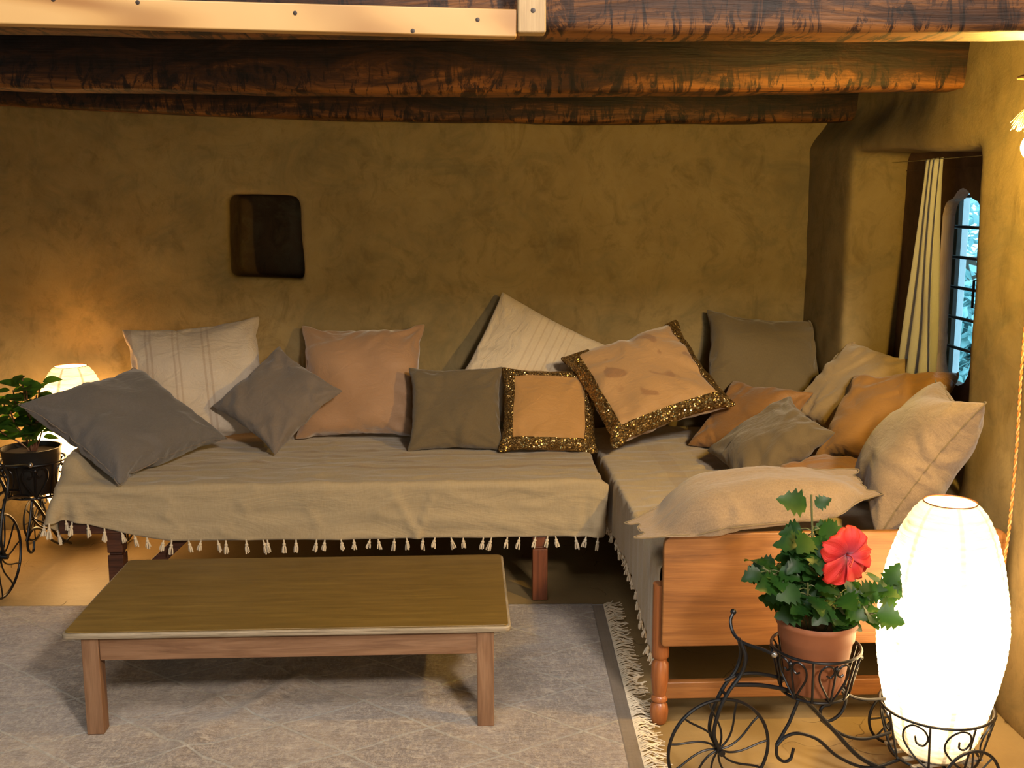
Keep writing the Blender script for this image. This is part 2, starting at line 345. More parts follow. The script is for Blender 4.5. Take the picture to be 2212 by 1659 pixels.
# ------------------------------------------------------------------ object helpers
def link(name, me, m=None, parent=None, smooth=True):
    o = bpy.data.objects.new(name, me); COL.objects.link(o)
    if m is not None:
        for q in (m if isinstance(m, (list, tuple)) else [m]): me.materials.append(q)
    if smooth and len(me.polygons): me.polygons.foreach_set('use_smooth', [True] * len(me.polygons))
    if parent is not None: o.parent = parent
    return o
def thing(name, label, cat, loc=(0, 0, 0), rotz=0, group=None):
    o = bpy.data.objects.new(name, None); COL.objects.link(o); o.empty_display_size = 0.05
    o.location = loc; o.rotation_euler = (0, 0, rotz); return tag(o, label, cat, group)
def tag(o, label, cat, group=None):
    o['label'] = label; o['category'] = cat
    if group: o['group'] = group
    return o
def struct(o): o['kind'] = 'structure'; return o

class MB:
    def __init__(s): s.v = []; s.f = []; s.uv = {}
    def add(s, vs, fs):
        n = len(s.v); s.v += [tuple(p) for p in vs]; s.f += [tuple(i + n for i in f) for f in fs]
    def box(s, x0, x1, y0, y1, z0, z1, M=None):
        vs = [(x, y, z) for x in (x0, x1) for y in (y0, y1) for z in (z0, z1)]
        if M is not None: vs = [M @ Vector(p) for p in vs]
        s.add(vs, [(0, 1, 3, 2), (4, 6, 7, 5), (0, 4, 5, 1), (2, 3, 7, 6), (0, 2, 6, 4), (1, 5, 7, 3)])
    def tube(s, pts, r, n=8, closed=False, smooth=True, caps=True):
        P = [Vector(p) for p in pts]
        if smooth and len(P) > 2: P = catmull(P, closed)
        m = len(P)
        rr = (lambda i: r) if not callable(r) else (lambda i: r(i / (m - 1)))
        T = []
        for i in range(m):
            a = P[(i - 1) % m] if (closed or i > 0) else P[i]; b = P[(i + 1) % m] if (closed or i < m - 1) else P[i]
            t = (b - a); t = t.normalized() if t.length > 1e-9 else Vector((0, 0, 1)); T.append(t)
        up = Vector((0, 0, 1)) if abs(T[0].z) < 0.9 else Vector((1, 0, 0))
        nrm = T[0].cross(up).normalized(); vs = []
        for i in range(m):
            nrm = (nrm - T[i] * nrm.dot(T[i])).normalized(); bn = T[i].cross(nrm)
            for k in range(n):
                a = 2 * PI * k / n; vs.append(P[i] + (nrm * math.cos(a) + bn * math.sin(a)) * rr(i))
        fs = []
        for i in range(m if closed else m - 1):
            j = (i + 1) % m
            for k in range(n): fs.append((i * n + k, i * n + (k + 1) % n, j * n + (k + 1) % n, j * n + k))
        if not closed and caps: fs += [tuple(range(n))[::-1], tuple((m - 1) * n + k for k in range(n))]
        s.add(vs, fs)
    def lathe(s, prof, n=24, center=(0, 0, 0), capb=True, capt=True):
        c = Vector(center); vs = []
        for (r, z) in prof:
            for k in range(n): a = 2 * PI * k / n; vs.append(c + Vector((r * math.cos(a), r * math.sin(a), z)))
        fs = []
        for i in range(len(prof) - 1):
            for k in range(n): fs.append((i * n + k, i * n + (k + 1) % n, (i + 1) * n + (k + 1) % n, (i + 1) * n + k))
        if capb: fs.append(tuple(range(n))[::-1])
        if capt: fs.append(tuple((len(prof) - 1) * n + k for k in range(n)))
        s.add(vs, fs)
    def ball(s, c, r, n=10):
        s.lathe([(max(1e-4, r * math.sin(PI * i / n)), -r * math.cos(PI * i / n)) for i in range(n + 1)], n + 2, c)
    def build(s, name, m, parent=None, bevel=0, smooth=True, seg=2):
        me = bpy.data.meshes.new(name); me.from_pydata([tuple(p) for p in s.v], [], s.f); me.update()
        bm = bmesh.new(); bm.from_mesh(me); bmesh.ops.recalc_face_normals(bm, faces=bm.faces); bm.to_mesh(me); bm.free()
        o = link(name, me, m, parent, smooth)
        if bevel:
            b = o.modifiers.new('bevel', 'BEVEL'); b.width = bevel; b.segments = seg; b.limit_method = 'ANGLE'
        if smooth and bevel:
            o.modifiers.new('wn', 'WEIGHTED_NORMAL')
        elif smooth:
            try: me.set_sharp_from_angle(angle=R(40))
            except Exception: pass
        return o
def catmull(P, closed=False, k=6):
    n = len(P); out = []
    rng = n if closed else n - 1
    for i in range(rng):
        p0 = P[(i - 1) % n] if (closed or i > 0) else P[i] * 2 - P[i + 1]
        p1 = P[i]; p2 = P[(i + 1) % n]
        p3 = P[(i + 2) % n] if (closed or i < n - 2) else P[i + 1] * 2 - P[i]
        for j in range(k):
            t = j / k
            out.append(0.5 * ((2 * p1) + (p2 - p0) * t + (2 * p0 - 5 * p1 + 4 * p2 - p3) * t * t + (3 * p1 - p0 - 3 * p2 + p3) * t ** 3))
    if not closed: out.append(P[-1])
    return out
def bake(o):
    dg = bpy.context.evaluated_depsgraph_get(); dg.update()
    me = bpy.data.meshes.new_from_object(o.evaluated_get(dg)); o.modifiers.clear(); o.data = me
    return me
def coords(me):
    a = np.empty(len(me.vertices) * 3); me.vertices.foreach_get('co', a); return a.reshape(-1, 3)
def setco(me, a): me.vertices.foreach_set('co', a.ravel()); me.update()
def hide_cut(o): bpy.data.objects.remove(o, do_unlink=True)
def smst(a, b, x): t = np.clip((x - a) / (b - a), 0, 1); return t * t * (3 - 2 * t)

# ------------------------------------------------------------------ room
WX = 1.49; WY = 4.68; CZ = 1.905
def mud_solid(name, boxd, cuts, voxel, amp, deform=None):
    mb = MB(); mb.box(*boxd); o = mb.build(name, M_WALL, smooth=False)
    cs = []
    for cmb in cuts:
        c = cmb.build('cut', None, smooth=False); cs.append(c)
        md = o.modifiers.new('b', 'BOOLEAN'); md.operation = 'DIFFERENCE'; md.object = c; md.solver = 'EXACT'
    rm = o.modifiers.new('r', 'REMESH'); rm.mode = 'VOXEL'; rm.voxel_size = voxel
    sm = o.modifiers.new('s', 'SMOOTH'); sm.iterations = 6; sm.factor = 0.5
    me = bake(o)
    for c in cs: hide_cut(c)
    a = coords(me)
    nr = np.empty(len(me.vertices) * 3); me.vertices.foreach_get('normal', nr); nr = nr.reshape(-1, 3)
    d = np.array([noise.noise(Vector(p) * 2.3) * amp + noise.noise(Vector(p) * 7.5) * amp * 0.35 + noise.noise(Vector(p) * 23) * amp * 0.10 for p in a])
    a = a + nr * d[:, None]
    if deform is not None: a = deform(a)
    setco(me, a); me.polygons.foreach_set('use_smooth', [True] * len(me.polygons))
    return struct(o)
# back wall with the square niche
niche = MB()
vs = []
for y, q in ((WY - 0.2, 0), (WY + 0.31, 0.0)):
    vs += [(-0.995 + q, y, 1.095), (-0.672 - q, y, 1.085), (-0.690 - q, y, 1.435), (-0.985 + q, y, 1.445)]
niche.add(vs, [(0, 1, 2, 3), (4, 7, 6, 5), (0, 4, 5, 1), (1, 5, 6, 2), (2, 6, 7, 3), (3, 7, 4, 0)])
def back_def(a):
    # shallow dished plaster to the left of the niche
    g = np.exp(-((a[:, 0] + 1.03) / 0.07) ** 2) * smst(1.03, 1.15, a[:, 2]) * (1 - smst(1.40, 1.50, a[:, 2]))
    a[:, 1] += g * 0.012 * (a[:, 1] < WY + 0.02)
    return a
wb = mud_solid('wall_back', (-3.2, WX + 0.45, WY, WY + 0.42, -0.02, CZ + 0.1), [niche], 0.016, 0.010, back_def)
# bare earth hollow, its colour darkened to stand in for shade
M_NICHE_SHADE = mud('shaded_niche_earth', (0.055, 0.032, 0.014), (0.085, 0.05, 0.022), (0.12, 0.07, 0.032)); wb.data.materials.append(M_NICHE_SHADE)
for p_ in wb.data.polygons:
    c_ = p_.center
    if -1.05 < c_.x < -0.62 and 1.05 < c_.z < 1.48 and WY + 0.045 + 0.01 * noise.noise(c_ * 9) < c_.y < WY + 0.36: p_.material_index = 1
# right wall with the deep window opening
cut = MB(); vs = []
for x, q in ((WX - 0.2, 0.02), (WX + 0.5, 0.0)):
    vs += [(x, 3.13 - q, 0.55), (x, 4.20 + q * .5, 0.55), (x, 4.165 + q * .5, 1.60), (x, 3.16 - q, 1.575)]
cut.add(vs, [(0, 1, 2, 3), (4, 7, 6, 5), (0, 4, 5, 1), (1, 5, 6, 2), (2, 6, 7, 3), (3, 7, 4, 0)])
def right_def(a):
    k = smst(1.62, 1.78, a[:, 2]) * smst(3.3, 4.2, a[:, 1]) * (a[:, 0] < WX + 0.1)
    a[:, 0] += k * 0.085
    k2 = smst(1.80, 1.60, a[:, 2]) if False else 0
    return a
mud_solid('wall_right', (WX, WX + 0.34, -2.2, WY + 0.1, -0.02, CZ + 0.1), [cut], 0.019, 0.012, right_def)
fl = MB(); n = 90
vsx = np.linspace(-3.3, 1.9, n); vsy = np.linspace(-2.3, 5.0, n)
fl.add([(x, y, noise.noise(Vector((x * 2, y * 2, 0))) * 0.004 - 0.004) for y in vsy for x in vsx],
       [(j * n + i, j * n + i + 1, (j + 1) * n + i + 1, (j + 1) * n + i) for j in range(n - 1) for i in range(n - 1)])
struct(fl.build('floor', M_FLOOR))
c = MB()
for k in range(18): c.box(-3.2, 1.8, 2.06 + k * 0.15, 2.06 + k * 0.15 + 0.147, CZ, CZ + 0.03)
struct(c.build('ceiling', M_CEIL, smooth=False))
lw = MB(); lw.box(-3.35, -3.2, -2.3, 0.9, 0, 3.2); lw.box(-3.35, -3.2, 1.8, 5.0, 0, 3.2); lw.box(-3.35, -3.2, 0.9, 1.8, 2.0, 3.2); lw.box(-3.35, -3.2, 0.9, 1.8, 0, 0.5); struct(lw.build('wall_left', M_WALL, smooth=False))
rw = MB(); rw.box(-3.3, 0.1, -2.4, -2.25, 0, 3.2); rw.box(1.0, 1.9, -2.4, -2.25, 0, 3.2); rw.box(0.1, 1.0, -2.4, -2.25, 2.0, 3.2)
struct(rw.build('wall_rear', M_WALL, smooth=False))
uw = MB(); uw.box(WX + 0.02, WX + 0.34, -2.3, 2.05, CZ + 0.06, 3.2); uw.box(-3.2, 1.8, 2.2, 2.35, CZ + 0.04, 3.2)
struct(uw.build('wall_loft', M_WALL, smooth=False))
uc = MB(); uc.box(-3.3, 1.9, -2.4, 0.3, 3.2, 3.26); uc.box(0.2, 1.9, 0.3, 2.4, 3.2, 3.26); uc.box(-3.3, -1.4, 0.3, 2.4, 3.2, 3.26); uc.box(-1.4, 0.2, 1.3, 2.4, 3.2, 3.26)
struct(uc.build('ceiling_loft', M_CEIL, smooth=False))

# beams (hewn, sagging, stained)
def beam(label, yf, depth, zs, h, x0, x1, seed):
    xs = np.linspace(x0, x1, 90); co = np.polyfit([p[0] for p in zs], [p[1] for p in zs], 2)
    sec = []
    r_ = 0.018
    for (cx, cz, a0) in ((r_, r_, 180), (depth - r_, r_, 270), (depth - r_, h - r_, 0), (r_, h - r_, 90)):
        for k in range(4): a = R(a0 + k * 30); sec.append((cx + r_ * math.cos(a), cz + r_ * math.sin(a)))
    # extra points on the faces
    m = len(sec); vs = []; uvs = []
    for x in xs:
        zb = np.polyval(co, x)
        for (sy, sz) in sec:
            d = noise.noise(Vector((x * 3 + seed, sy * 9, sz * 9))) * 0.006 + noise.noise(Vector((x * 13 + seed, sy * 20, sz * 20))) * 0.002
            vs.append((x, yf + sy + d, zb + sz + d)); uvs.append((x, min(1, max(0, sz / h))))
    fs = [(i * m + k, i * m + (k + 1) % m, (i + 1) * m + (k + 1) % m, (i + 1) * m + k) for i in range(len(xs) - 1) for k in range(m)]
    fs += [tuple(range(m)), tuple((len(xs) - 1) * m + k for k in range(m))[::-1]]
    me = bpy.data.meshes.new('ceiling_beam'); me.from_pydata(vs, [], fs); me.update()
    ul = me.uv_layers.new(name='UVMap')
    for l in me.loops: ul.data[l.index].uv = uvs[l.vertex_index]
    o = link('ceiling_beam', me, M_BEAM); me.set_sharp_from_angle(angle=R(50))
    return tag(o, label, 'beam', 'stained ceiling beams')
beam('dark stained ceiling beam closest to the back mud wall', 4.38, 0.14, [(-1.776, 1.785), (0.2, 1.722), (1.598, 1.735)], 0.135, -3.15, 1.72, 0)
beam('orange-lit middle ceiling beam with glowing stain at its right end', 3.25, 0.14, [(-1.308, 1.739), (0.148, 1.727), (1.522, 1.751)], 0.16, -3.15, 1.66, 5)
beam('dark ceiling beam at loft edge behind the raw pine board', 2.07, 0.135, [(-0.878, 1.732), (0.1, 1.726), (1.12, 1.734)], 0.175, -3.15, 1.52, 11)
# raw pine rail and its post at the loft edge
mb = MB(); mb.box(-1.2, 1.0, -0.018, 0.018, 0, 0.048)
PB = thing('pine_board', 'pale raw pine board with screw holes along the loft edge', 'board', (-0.90, 2.035, 1.7285), 0)
PB.rotation_euler = (0, R(1.05), 0)
mb.build('plank', M_PINE, PB, bevel=0.003)
for (x, z) in [(0.19 - .0, 0.043), (0.335, 0.012 + .03), (0.608, 0.031), (0.93, 0.028), (0.815, 0.006)]:
    s = MB(); s.lathe([(0.0035, 0), (0.004, 0.001), (0.0015, 0.0015)], 10); o = s.build('screw', M_SCREW, PB)
    o.rotation_euler = (R(90), 0, 0); o.location = (x, -0.0175, z)
PP = thing('pine_post', 'short weathered pine post end standing beside the pine board', 'post', (0.1265, 2.03, 1.7165), 0)
mb = MB(); mb.box(-0.025, 0.0255, -0.022, 0.022, 0, 0.62); mb.build('post', M_PINEV, PP, bevel=0.004)
s = MB(); s.lathe([(0.004, 0), (0.0045, 0.001), (0.0015, 0.0015)], 10); o = s.build('screw', M_SCREW, PP); o.rotation_euler = (R(90), 0, 0); o.location = (0.002, -0.0215, 0.038)

# ------------------------------------------------------------------ window
FX = WX + 0.215
def arch_outline(yc, hw, z0, z1):
    # scalloped, tall rounded opening (traditional carved casement)
    pts = []
    top = [(1.0, 0), (1.0, 0.02), (0.94, 0.045), (0.86, 0.062), (0.78, 0.070), (0.66, 0.074), (0.5, 0.080), (0.40, 0.090), (0.28, 0.104), (0.12, 0.112), (0, 0.115)]
    r_ = [(yc + hw * a, z1 - 0.115 + b) for a, b in top]; l_ = [(yc - hw * a, z1 - 0.115 + b) for a, b in reversed(top[:-1])]
    bot = [(1.0, 0.16), (0.93, 0.135), (0.97, 0.11), (0.98, 0.085), (0.9, 0.045), (0.72, 0.015), (0.45, 0.0)]
    bl = [(yc - hw * a, z0 + b) for a, b in bot]; br = [(yc + hw * a, z0 + b) for a, b in reversed(bot)]
    mid = [(1.0, 0.42), (1.05, 0.36)]
    lm = [(yc - hw * 1.0, z1 - 0.16), (yc - hw * 1.06, z1 - 0.19), (yc - hw * 1.0, z1 - 0.22)]
    return r_ + l_ + lm + bl + br
def frame_mesh():
    x0, x1 = FX, FX + 0.045
    mb = MB(); mb.box(x0, x1, 3.02, 4.30, 0.50, 1.68); o = mb.build('window_1', [M_FRAME, M_FRAMEP], smooth=False)
    for yc in (3.69, 3.33):
        ol = arch_outline(yc, 0.145, 0.79, 1.462); c = MB(); n = len(ol)
        c.add([(x0 - 0.1, y, z) for y, z in ol] + [(x1 + 0.1, y, z) for y, z in ol], [tuple(range(n)), tuple(range(n, 2 * n))[::-1]] + [(i, (i + 1) % n, n + (i + 1) % n, n + i) for i in range(n)])
        co = c.build('cut', [M_FRAMEP], smooth=False); md = o.modifiers.new('b', 'BOOLEAN'); md.operation = 'DIFFERENCE'; md.object = co; md.solver = 'EXACT'
        try: md.material_mode = 'TRANSFER'
        except Exception: pass
        bake(o); hide_cut(co)
    return struct(o)
W1 = frame_mesh()
# narrow plank joints on the frame, the outer casement, glass, bars, handles
bd = MB()
for z in (1.53,): bd.box(FX - 0.004, FX + 0.001, 3.10, 4.24, z, z + 0.003)
bd.build('frame_moulding', M_FRAME, W1, smooth=False)
for i in range(6):
    z = 1.435 - i * 0.108
    t = MB(); t.tube([(FX + 0.075, 3.06, z - 0.0), (FX + 0.075, 4.27, z)], 0.006, 8, smooth=False); t.build('window_bar', M_IRON, W1)
cs = MB(); ox = FX + 0.15
for (y0, y1, z0, z1) in ((3.04, 3.10, 0.60, 1.64), (3.44, 3.50, 0.60, 1.64), (4.040, 4.10, 0.60, 1.64), (4.20, 4.28, 0.60, 1.64), (3.04, 4.28, 1.60, 1.66), (3.04, 4.28, 0.60, 0.70)):
    cs.box(ox, ox + 0.045, y0, y1, z0, z1)
cs.build('casement', M_PALEF, W1, bevel=0.003)
g = MB(); g.box(ox + 0.016, ox + 0.019, 3.06, 4.26, 0.62, 1.62); g.build('window_pane', M_GLASS, W1, smooth=False)
for (x, y) in ((ox - 0.03, 3.60), (FX - 0.02, 3.515)):
    t = MB(); t.tube([(x + 0.02, y, 1.16), (x, y + 0.006, 1.16), (x, y + 0.006, 1.07), (x + 0.02, y, 1.07)], 0.0045, 8, smooth=False); t.build('handle', M_IRON, W1)
# curtain on a thin wire
def curtain():
    t = thing('curtain', 'thin off-white curtain gathered at the far side of the window', 'curtain', (1.66, 3.8, 1.55))
    nu, nv = 80, 50; vs = []; uv = []
    for j in range(nv + 1):
        v = j / nv
        ya = 3.868 + (3.985 - 3.868) * v ** 1.1; yb = 3.735 + (3.668 - 3.735) * smst(0, 1, v)
        for i in range(nu + 1):
            u = i / nu
            amp = 0.010 + 0.012 * v
            x = 1.645 + amp * math.sin(u * 2 * PI * 3.6 + 0.6 * math.sin(v * 3)) + 0.004 * math.sin(u * 40 + v * 5) * (0.3 + v) - 0.01 * v
            y = ya + (yb - ya) * u + 0.004 * math.sin(u * 25 + v * 3)
            vs.append((x - 1.66, y - 3.8, 0.012 - v * (0.79 + 0.012 * math.sin(u * 6)) + 0.004 * math.sin(u * 2 * PI * 3.6))); uv.append((u * 0.5, v))
    fs = [(j * (nu + 1) + i, j * (nu + 1) + i + 1, (j + 1) * (nu + 1) + i + 1, (j + 1) * (nu + 1) + i) for j in range(nv) for i in range(nu)]
    me = bpy.data.meshes.new('curtain_cloth'); me.from_pydata(vs, [], fs); me.update(); ul = me.uv_layers.new(name='UVMap')
    for l in me.loops: ul.data[l.index].uv = uv[l.vertex_index]
    o = link('curtain_cloth', me, F_CURT, t); sl = o.modifiers.new('s', 'SOLIDIFY'); sl.thickness = 0.0015
    wr = MB(); wr.tube([(-0.015, -0.70, 0.010), (-0.015, 0.39, 0.012)], 0.0016, 6, smooth=False); wr.build('curtain_wire', M_CHROME, t)
curtain()
# outside: trees, ground
def tree(x, y, z, r, h, lab):
    t = thing('tree', lab, 'tree', (x, y, -0.6), 0, 'trees outside the window')
    mb = MB(); mb.tube([(0, 0, 0), (0.05, 0, h * 0.4), (0, 0.05, h * 0.8)], 0.09, 8); mb.build('trunk', M_TRUNK, t)
    rnd = random.Random(int(x * 10 + y)); lv = MB()
    for k in range(1500):
        th = rnd.uniform(0, 2 * PI); ph = math.acos(rnd.uniform(-1, 1)); q = r * rnd.uniform(0.6, 1) ** 0.5 * (1 + 0.3 * noise.noise(Vector((math.cos(th) * 2, math.sin(th) * 2, ph * 2 + x))))
        c = Vector((q * math.cos(th) * math.sin(ph), q * math.sin(th) * math.sin(ph), h + q * math.cos(ph) * 1.2))
        e = Euler((rnd.uniform(-1, 1), rnd.uniform(-1, 1), rnd.uniform(0, 6))).to_matrix(); s_ = rnd.uniform(0.07, 0.14)
        lv.add([c + e @ Vector(p) * s_ for p in ((-1, 0, 0), (0, -0.45, 0.1), (1, 0, 0), (0, 0.45, 0.1))], [(0, 1, 2, 3)])
    lv.build('crown', M_TREE, t, smooth=False)
tree(5.9, 12.4, 0, 1.1, 1.7, 'bluish green leafy tree seen through the upper window bars')
tree(9.3, 18.0, 0, 1.7, 2.0, 'hazy bluish tree farther off beyond the window')
tree(4.3, 9.5, 0, 0.5, 0.7, 'small bluish bush seen low through the window')
gr = MB(); gr.box(2.2, 40, -5, 40, -0.9, -0.6); struct(gr.build('ground_outside', M_GROUND, smooth=False))

# ------------------------------------------------------------------ cloth solver (position based)
def cons(X, a, b, rest, k):
    d = X[b] - X[a]; l = np.sqrt((d * d).sum(-1, keepdims=True)) + 1e-9
    c = d * (0.5 * k * (l - rest) / l); X[a] += c; X[b] -= c
def relax(X, dx, dy, it, kb=0.15, ks=0.5, xm=None):
    n, m = X.shape[-3], X.shape[-2]; A = slice(None); E = Ellipsis
    dd = math.hypot(dx, dy)
    for _ in range(it):
        for o in (0, 1):
            e = (m - o) // 2
            cons(X, (E, A, slice(o, o + 2 * e - 1, 2), A), (E, A, slice(o + 1, o + 2 * e, 2), A), dx, 1)
            e = (n - o) // 2
            cons(X, (E, slice(o, o + 2 * e - 1, 2), A, A), (E, slice(o + 1, o + 2 * e, 2), A, A), dy, 1)
            cons(X, (E, slice(o, n - 1, 2), slice(0, m - 1), A), (E, slice(o + 1, n, 2), slice(1, m), A), dd, ks) if (n - 1 - o) % 2 == 0 or True else None
            cons(X, (E, slice(o, n - 1, 2), slice(1, m), A), (E, slice(o + 1, n, 2), slice(0, m - 1), A), dd, ks)
        if kb:
            for o in (0, 1, 2, 3):
                a = slice(o, m - 2, 4); cnt = len(range(*a.indices(m - 2)))
                cons(X, (E, A, slice(o, o + 4 * cnt - 3, 4), A), (E, A, slice(o + 2, o + 4 * cnt - 1, 4), A), 2 * dx, kb) if cnt else None
                a = slice(o, n - 2, 4); cnt = len(range(*a.indices(n - 2)))
                cons(X, (E, slice(o, o + 4 * cnt - 3, 4), A, A), (E, slice(o + 2, o + 4 * cnt - 1, 4), A, A), 2 * dy, kb) if cnt else None
        if xm is not None: xm(X)
def tie(X):
    for s in ((slice(None), 0), (slice(None), -1)):
        mnn = (X[0][s[1]] + X[1][s[1]]) / 2; X[0][s[1]] = mnn; X[1][s[1]] = mnn
    for k in (0, -1):
        mnn = (X[0][:, k] + X[1][:, k]) / 2; X[0][:, k] = mnn; X[1][:, k] = mnn
def inflate(w_, h_, T, seed, n=37, steps=90, kb=0.12):
    rs = np.random.RandomState(seed)
    m = max(9, int(round(n * w_ / max(w_, h_))) | 1); n = max(9, int(round(n * h_ / max(w_, h_))) | 1)
    X = np.zeros((2, n, m, 3)); gx = np.linspace(-w_ / 2, w_ / 2, m); gy = np.linspace(-h_ / 2, h_ / 2, n)
    X[..., 0] = gx[None, None, :]; X[..., 1] = gy[None, :, None]
    dx = gx[1] - gx[0]; dy = gy[1] - gy[0]
    u = gx / (w_ / 2); v = gy / (h_ / 2); dome = (1 - u[None, :] ** 2) * (1 - v[:, None] ** 2)
    lumps = rs.randn(n, m) * 0.002
    for _ in range(2): lumps = (lumps + np.roll(lumps, 1, 0) + np.roll(lumps, 1, 1) + np.roll(lumps, -1, 0)) / 4 * 1.6
    X[0, ..., 2] = dome * T * 0.4 + lumps; X[1, ..., 2] = -dome * T * 0.4 + lumps
    P = X.copy(); p = 0.0009
    for s in range(steps):
        V = (X - P) * 0.86; P = X.copy(); X = X + V
        gu = np.gradient(X, axis=2); gv = np.gradient(X, axis=1); Nn = np.cross(gu, gv)
        Nn /= (np.sqrt((Nn ** 2).sum(-1, keepdims=True)) + 1e-9); Nn[1] *= -1
        th = (X[0, n // 2, m // 2, 2] - X[1, n // 2, m // 2, 2])
        pk = p * np.clip((T - th) / T * 6, -0.3, 1.0)
        X += Nn * pk
        relax(X, dx, dy, 5, kb, 0.5, tie)
    # scale so that the corners land at the nominal size
    cw = (abs(X[0, 0, 0, 0]) + abs(X[0, 0, -1, 0]) + abs(X[0, -1, 0, 0]) + abs(X[0, -1, -1, 0])) / 4
    ch = (abs(X[0, 0, 0, 1]) + abs(X[0, 0, -1, 1]) + abs(X[0, -1, 0, 1]) + abs(X[0, -1, -1, 1])) / 4
    sx = (w_ / 2) / cw; sy = (h_ / 2) / ch
    X[..., 0] *= sx; X[..., 1] *= sy
    return X, dx * sx, dy * sy
def pillow_faces(n, m, X):
    idx = -np.ones((2, n, m), int); vs = []; uv = []
    for s in (0, 1):
        for j in range(n):
            for i in range(m):
                if s == 1 and (j in (0, n - 1) or i in (0, m - 1)): idx[1, j, i] = idx[0, j, i]; continue
                idx[s, j, i] = len(vs); vs.append(X[s, j, i]); uv.append((i / (m - 1), j / (n - 1)))
    fs = []
    for j in range(n - 1):
        for i in range(m - 1):
            q = idx[0]; fs.append((q[j, i], q[j, i + 1], q[j + 1, i + 1], q[j + 1, i]))
    for j in range(n - 1):
        for i in range(m - 1):
            q = idx[1]; fs.append((q[j, i], q[j + 1, i], q[j + 1, i + 1], q[j, i + 1]))
    return vs, uv, fs, idx

PLACED = []      # (bvh, lo, hi)
def push_out(X, planes, marg=0.0015):
    for (pt, nr) in planes:
        d = (X - np.array(pt)) @ np.array(nr); k = d < 0
        X[k] -= (d[k])[:, None] * np.array(nr)
    lo = X.reshape(-1, 3).min(0); hi = X.reshape(-1, 3).max(0)
    for (bv, a, b, cen) in PLACED:
        if (a > hi).any() or (b < lo).any(): continue
        fl_ = X.reshape(-1, 3); inb = ((fl_ > a) & (fl_ < b)).all(1)
        for i in np.nonzero(inb)[0]:
            co = Vector(fl_[i]); hit = bv.find_nearest(co, 0.12)
            if hit[0] is None: continue
            if (co - hit[0]).dot(hit[1]) < marg:
                fl_[i] = hit[0] + hit[1] * marg
        X[...] = fl_.reshape(X.shape)
def cushion(label, c, lean, az, roll, w_, h_, T, m, seed, planes, group=None, border=0, skip_top=False, seam=None, name='cushion', sag=0.0, iters=10, kb=0.12, n=49, bend=None, wrk=2.4, nfold=15):
    X, dx, dy = inflate(w_, h_, T, seed, kb=kb, n=n)
    rs = random.Random(seed * 7); ny_, nx_ = X.shape[1:3]
    gu = np.gradient(X, axis=2); gv = np.gradient(X, axis=1); nr = np.cross(gu, gv); nr /= np.sqrt((nr ** 2).sum(-1, keepdims=True)) + 1e-9; nr[1] *= -1
    U = np.linspace(-1, 1, nx_)[None, :] * w_ / 2; V_ = np.linspace(-1, 1, ny_)[:, None] * h_ / 2
    inner = np.clip((w_ / 2 - abs(U)) / 0.03, 0, 1) * np.clip((h_ / 2 - abs(V_)) / 0.03, 0, 1)
    d = np.zeros((ny_, nx_))
    for cx_, cy_ in ((-1, -1), (1, -1), (1, 1), (-1, 1)):
        px_ = U - cx_ * w_ / 2; py_ = V_ - cy_ * h_ / 2; rr_ = np.sqrt(px_ ** 2 + py_ ** 2); an = np.arctan2(py_, px_)
        d += np.cos(an * rs.choice((9, 11, 13)) + rs.uniform(0, 6)) * np.exp(-((rr_ - 0.09) / 0.06) ** 2) * rs.uniform(0.003, 0.006) * wrk
    for q in range(nfold):
        sd = rs.choice((0, 1, 2, 3)); tpos = rs.uniform(-0.75, 0.75)
        ox_, oy_ = ((tpos * w_ / 2, -h_ / 2), (w_ / 2, tpos * h_ / 2), (tpos * w_ / 2, h_ / 2), (-w_ / 2, tpos * h_ / 2))[sd]
        aa = (PI / 2, PI, -PI / 2, 0)[sd] + rs.uniform(-0.6, 0.6); ln = rs.uniform(0.08, 0.17); wd = rs.uniform(0.008, 0.014)
        uu = (U - ox_) * math.cos(aa) + (V_ - oy_) * math.sin(aa); vv = -(U - ox_) * math.sin(aa) + (V_ - oy_) * math.cos(aa) + 0.25 * uu * uu / 0.2 * rs.choice((-1, 1))
        k_ = np.exp(-((uu - ln * .55) / (ln * .5)) ** 2); d += k_ * (np.exp(-(vv / wd) ** 2) - 0.8 * np.exp(-((vv - 1.7 * wd) / wd) ** 2)) * rs.uniform(0.004, 0.008) * wrk
    for a_ in range(ny_):
        for b_ in range(nx_):
            d[a_, b_] += noise.noise(Vector((U[0, b_] * 7 + seed, V_[a_, 0] * 7, 0))) * 0.010 * wrk
    X = X + nr * (d * inner)[None, ..., None]
    if bend is not None: X = bend(X)
    Rm = np.array((Matrix.Rotation(R(az), 3, 'Z') @ Matrix.Rotation(PI / 2 - R(lean), 3, 'X') @ Matrix.Rotation(R(roll), 3, 'Z')))
    c = np.array(c, float)
    X = X @ Rm.T + c
    for k in range(iters):
        push_out(X, planes); relax(X, dx, dy, 2, 0.1, 0.4, tie)
    push_out(X, planes)
    tie(X)
    base = np.array([c[0], c[1], X[..., 2].min()])
    Xl = X - base
    nn, mm = X.shape[1], X.shape[2]
    vs, uv, fs, idx = pillow_faces(nn, mm, Xl)
    me = bpy.data.meshes.new(name); me.from_pydata([tuple(p) for p in vs], [], fs); me.update()
    ul = me.uv_layers.new(name='UVMap')
    for l in me.loops: ul.data[l.index].uv = uv[l.vertex_index]
    for p in me.polygons: p.use_smooth = True
    root = link(name, me, m); root.location = base
    sb = root.modifiers.new('sub', 'SUBSURF'); sb.levels = 1; sb.render_levels = 1
    tag(root, label, 'cushion', group)
    wm = BVHTree.FromPolygons([Vector(p) + Vector(base) for p in vs], fs)
    A = np.array(vs) + base; PLACED.append((wm, A.min(0), A.max(0), A.mean(0)))
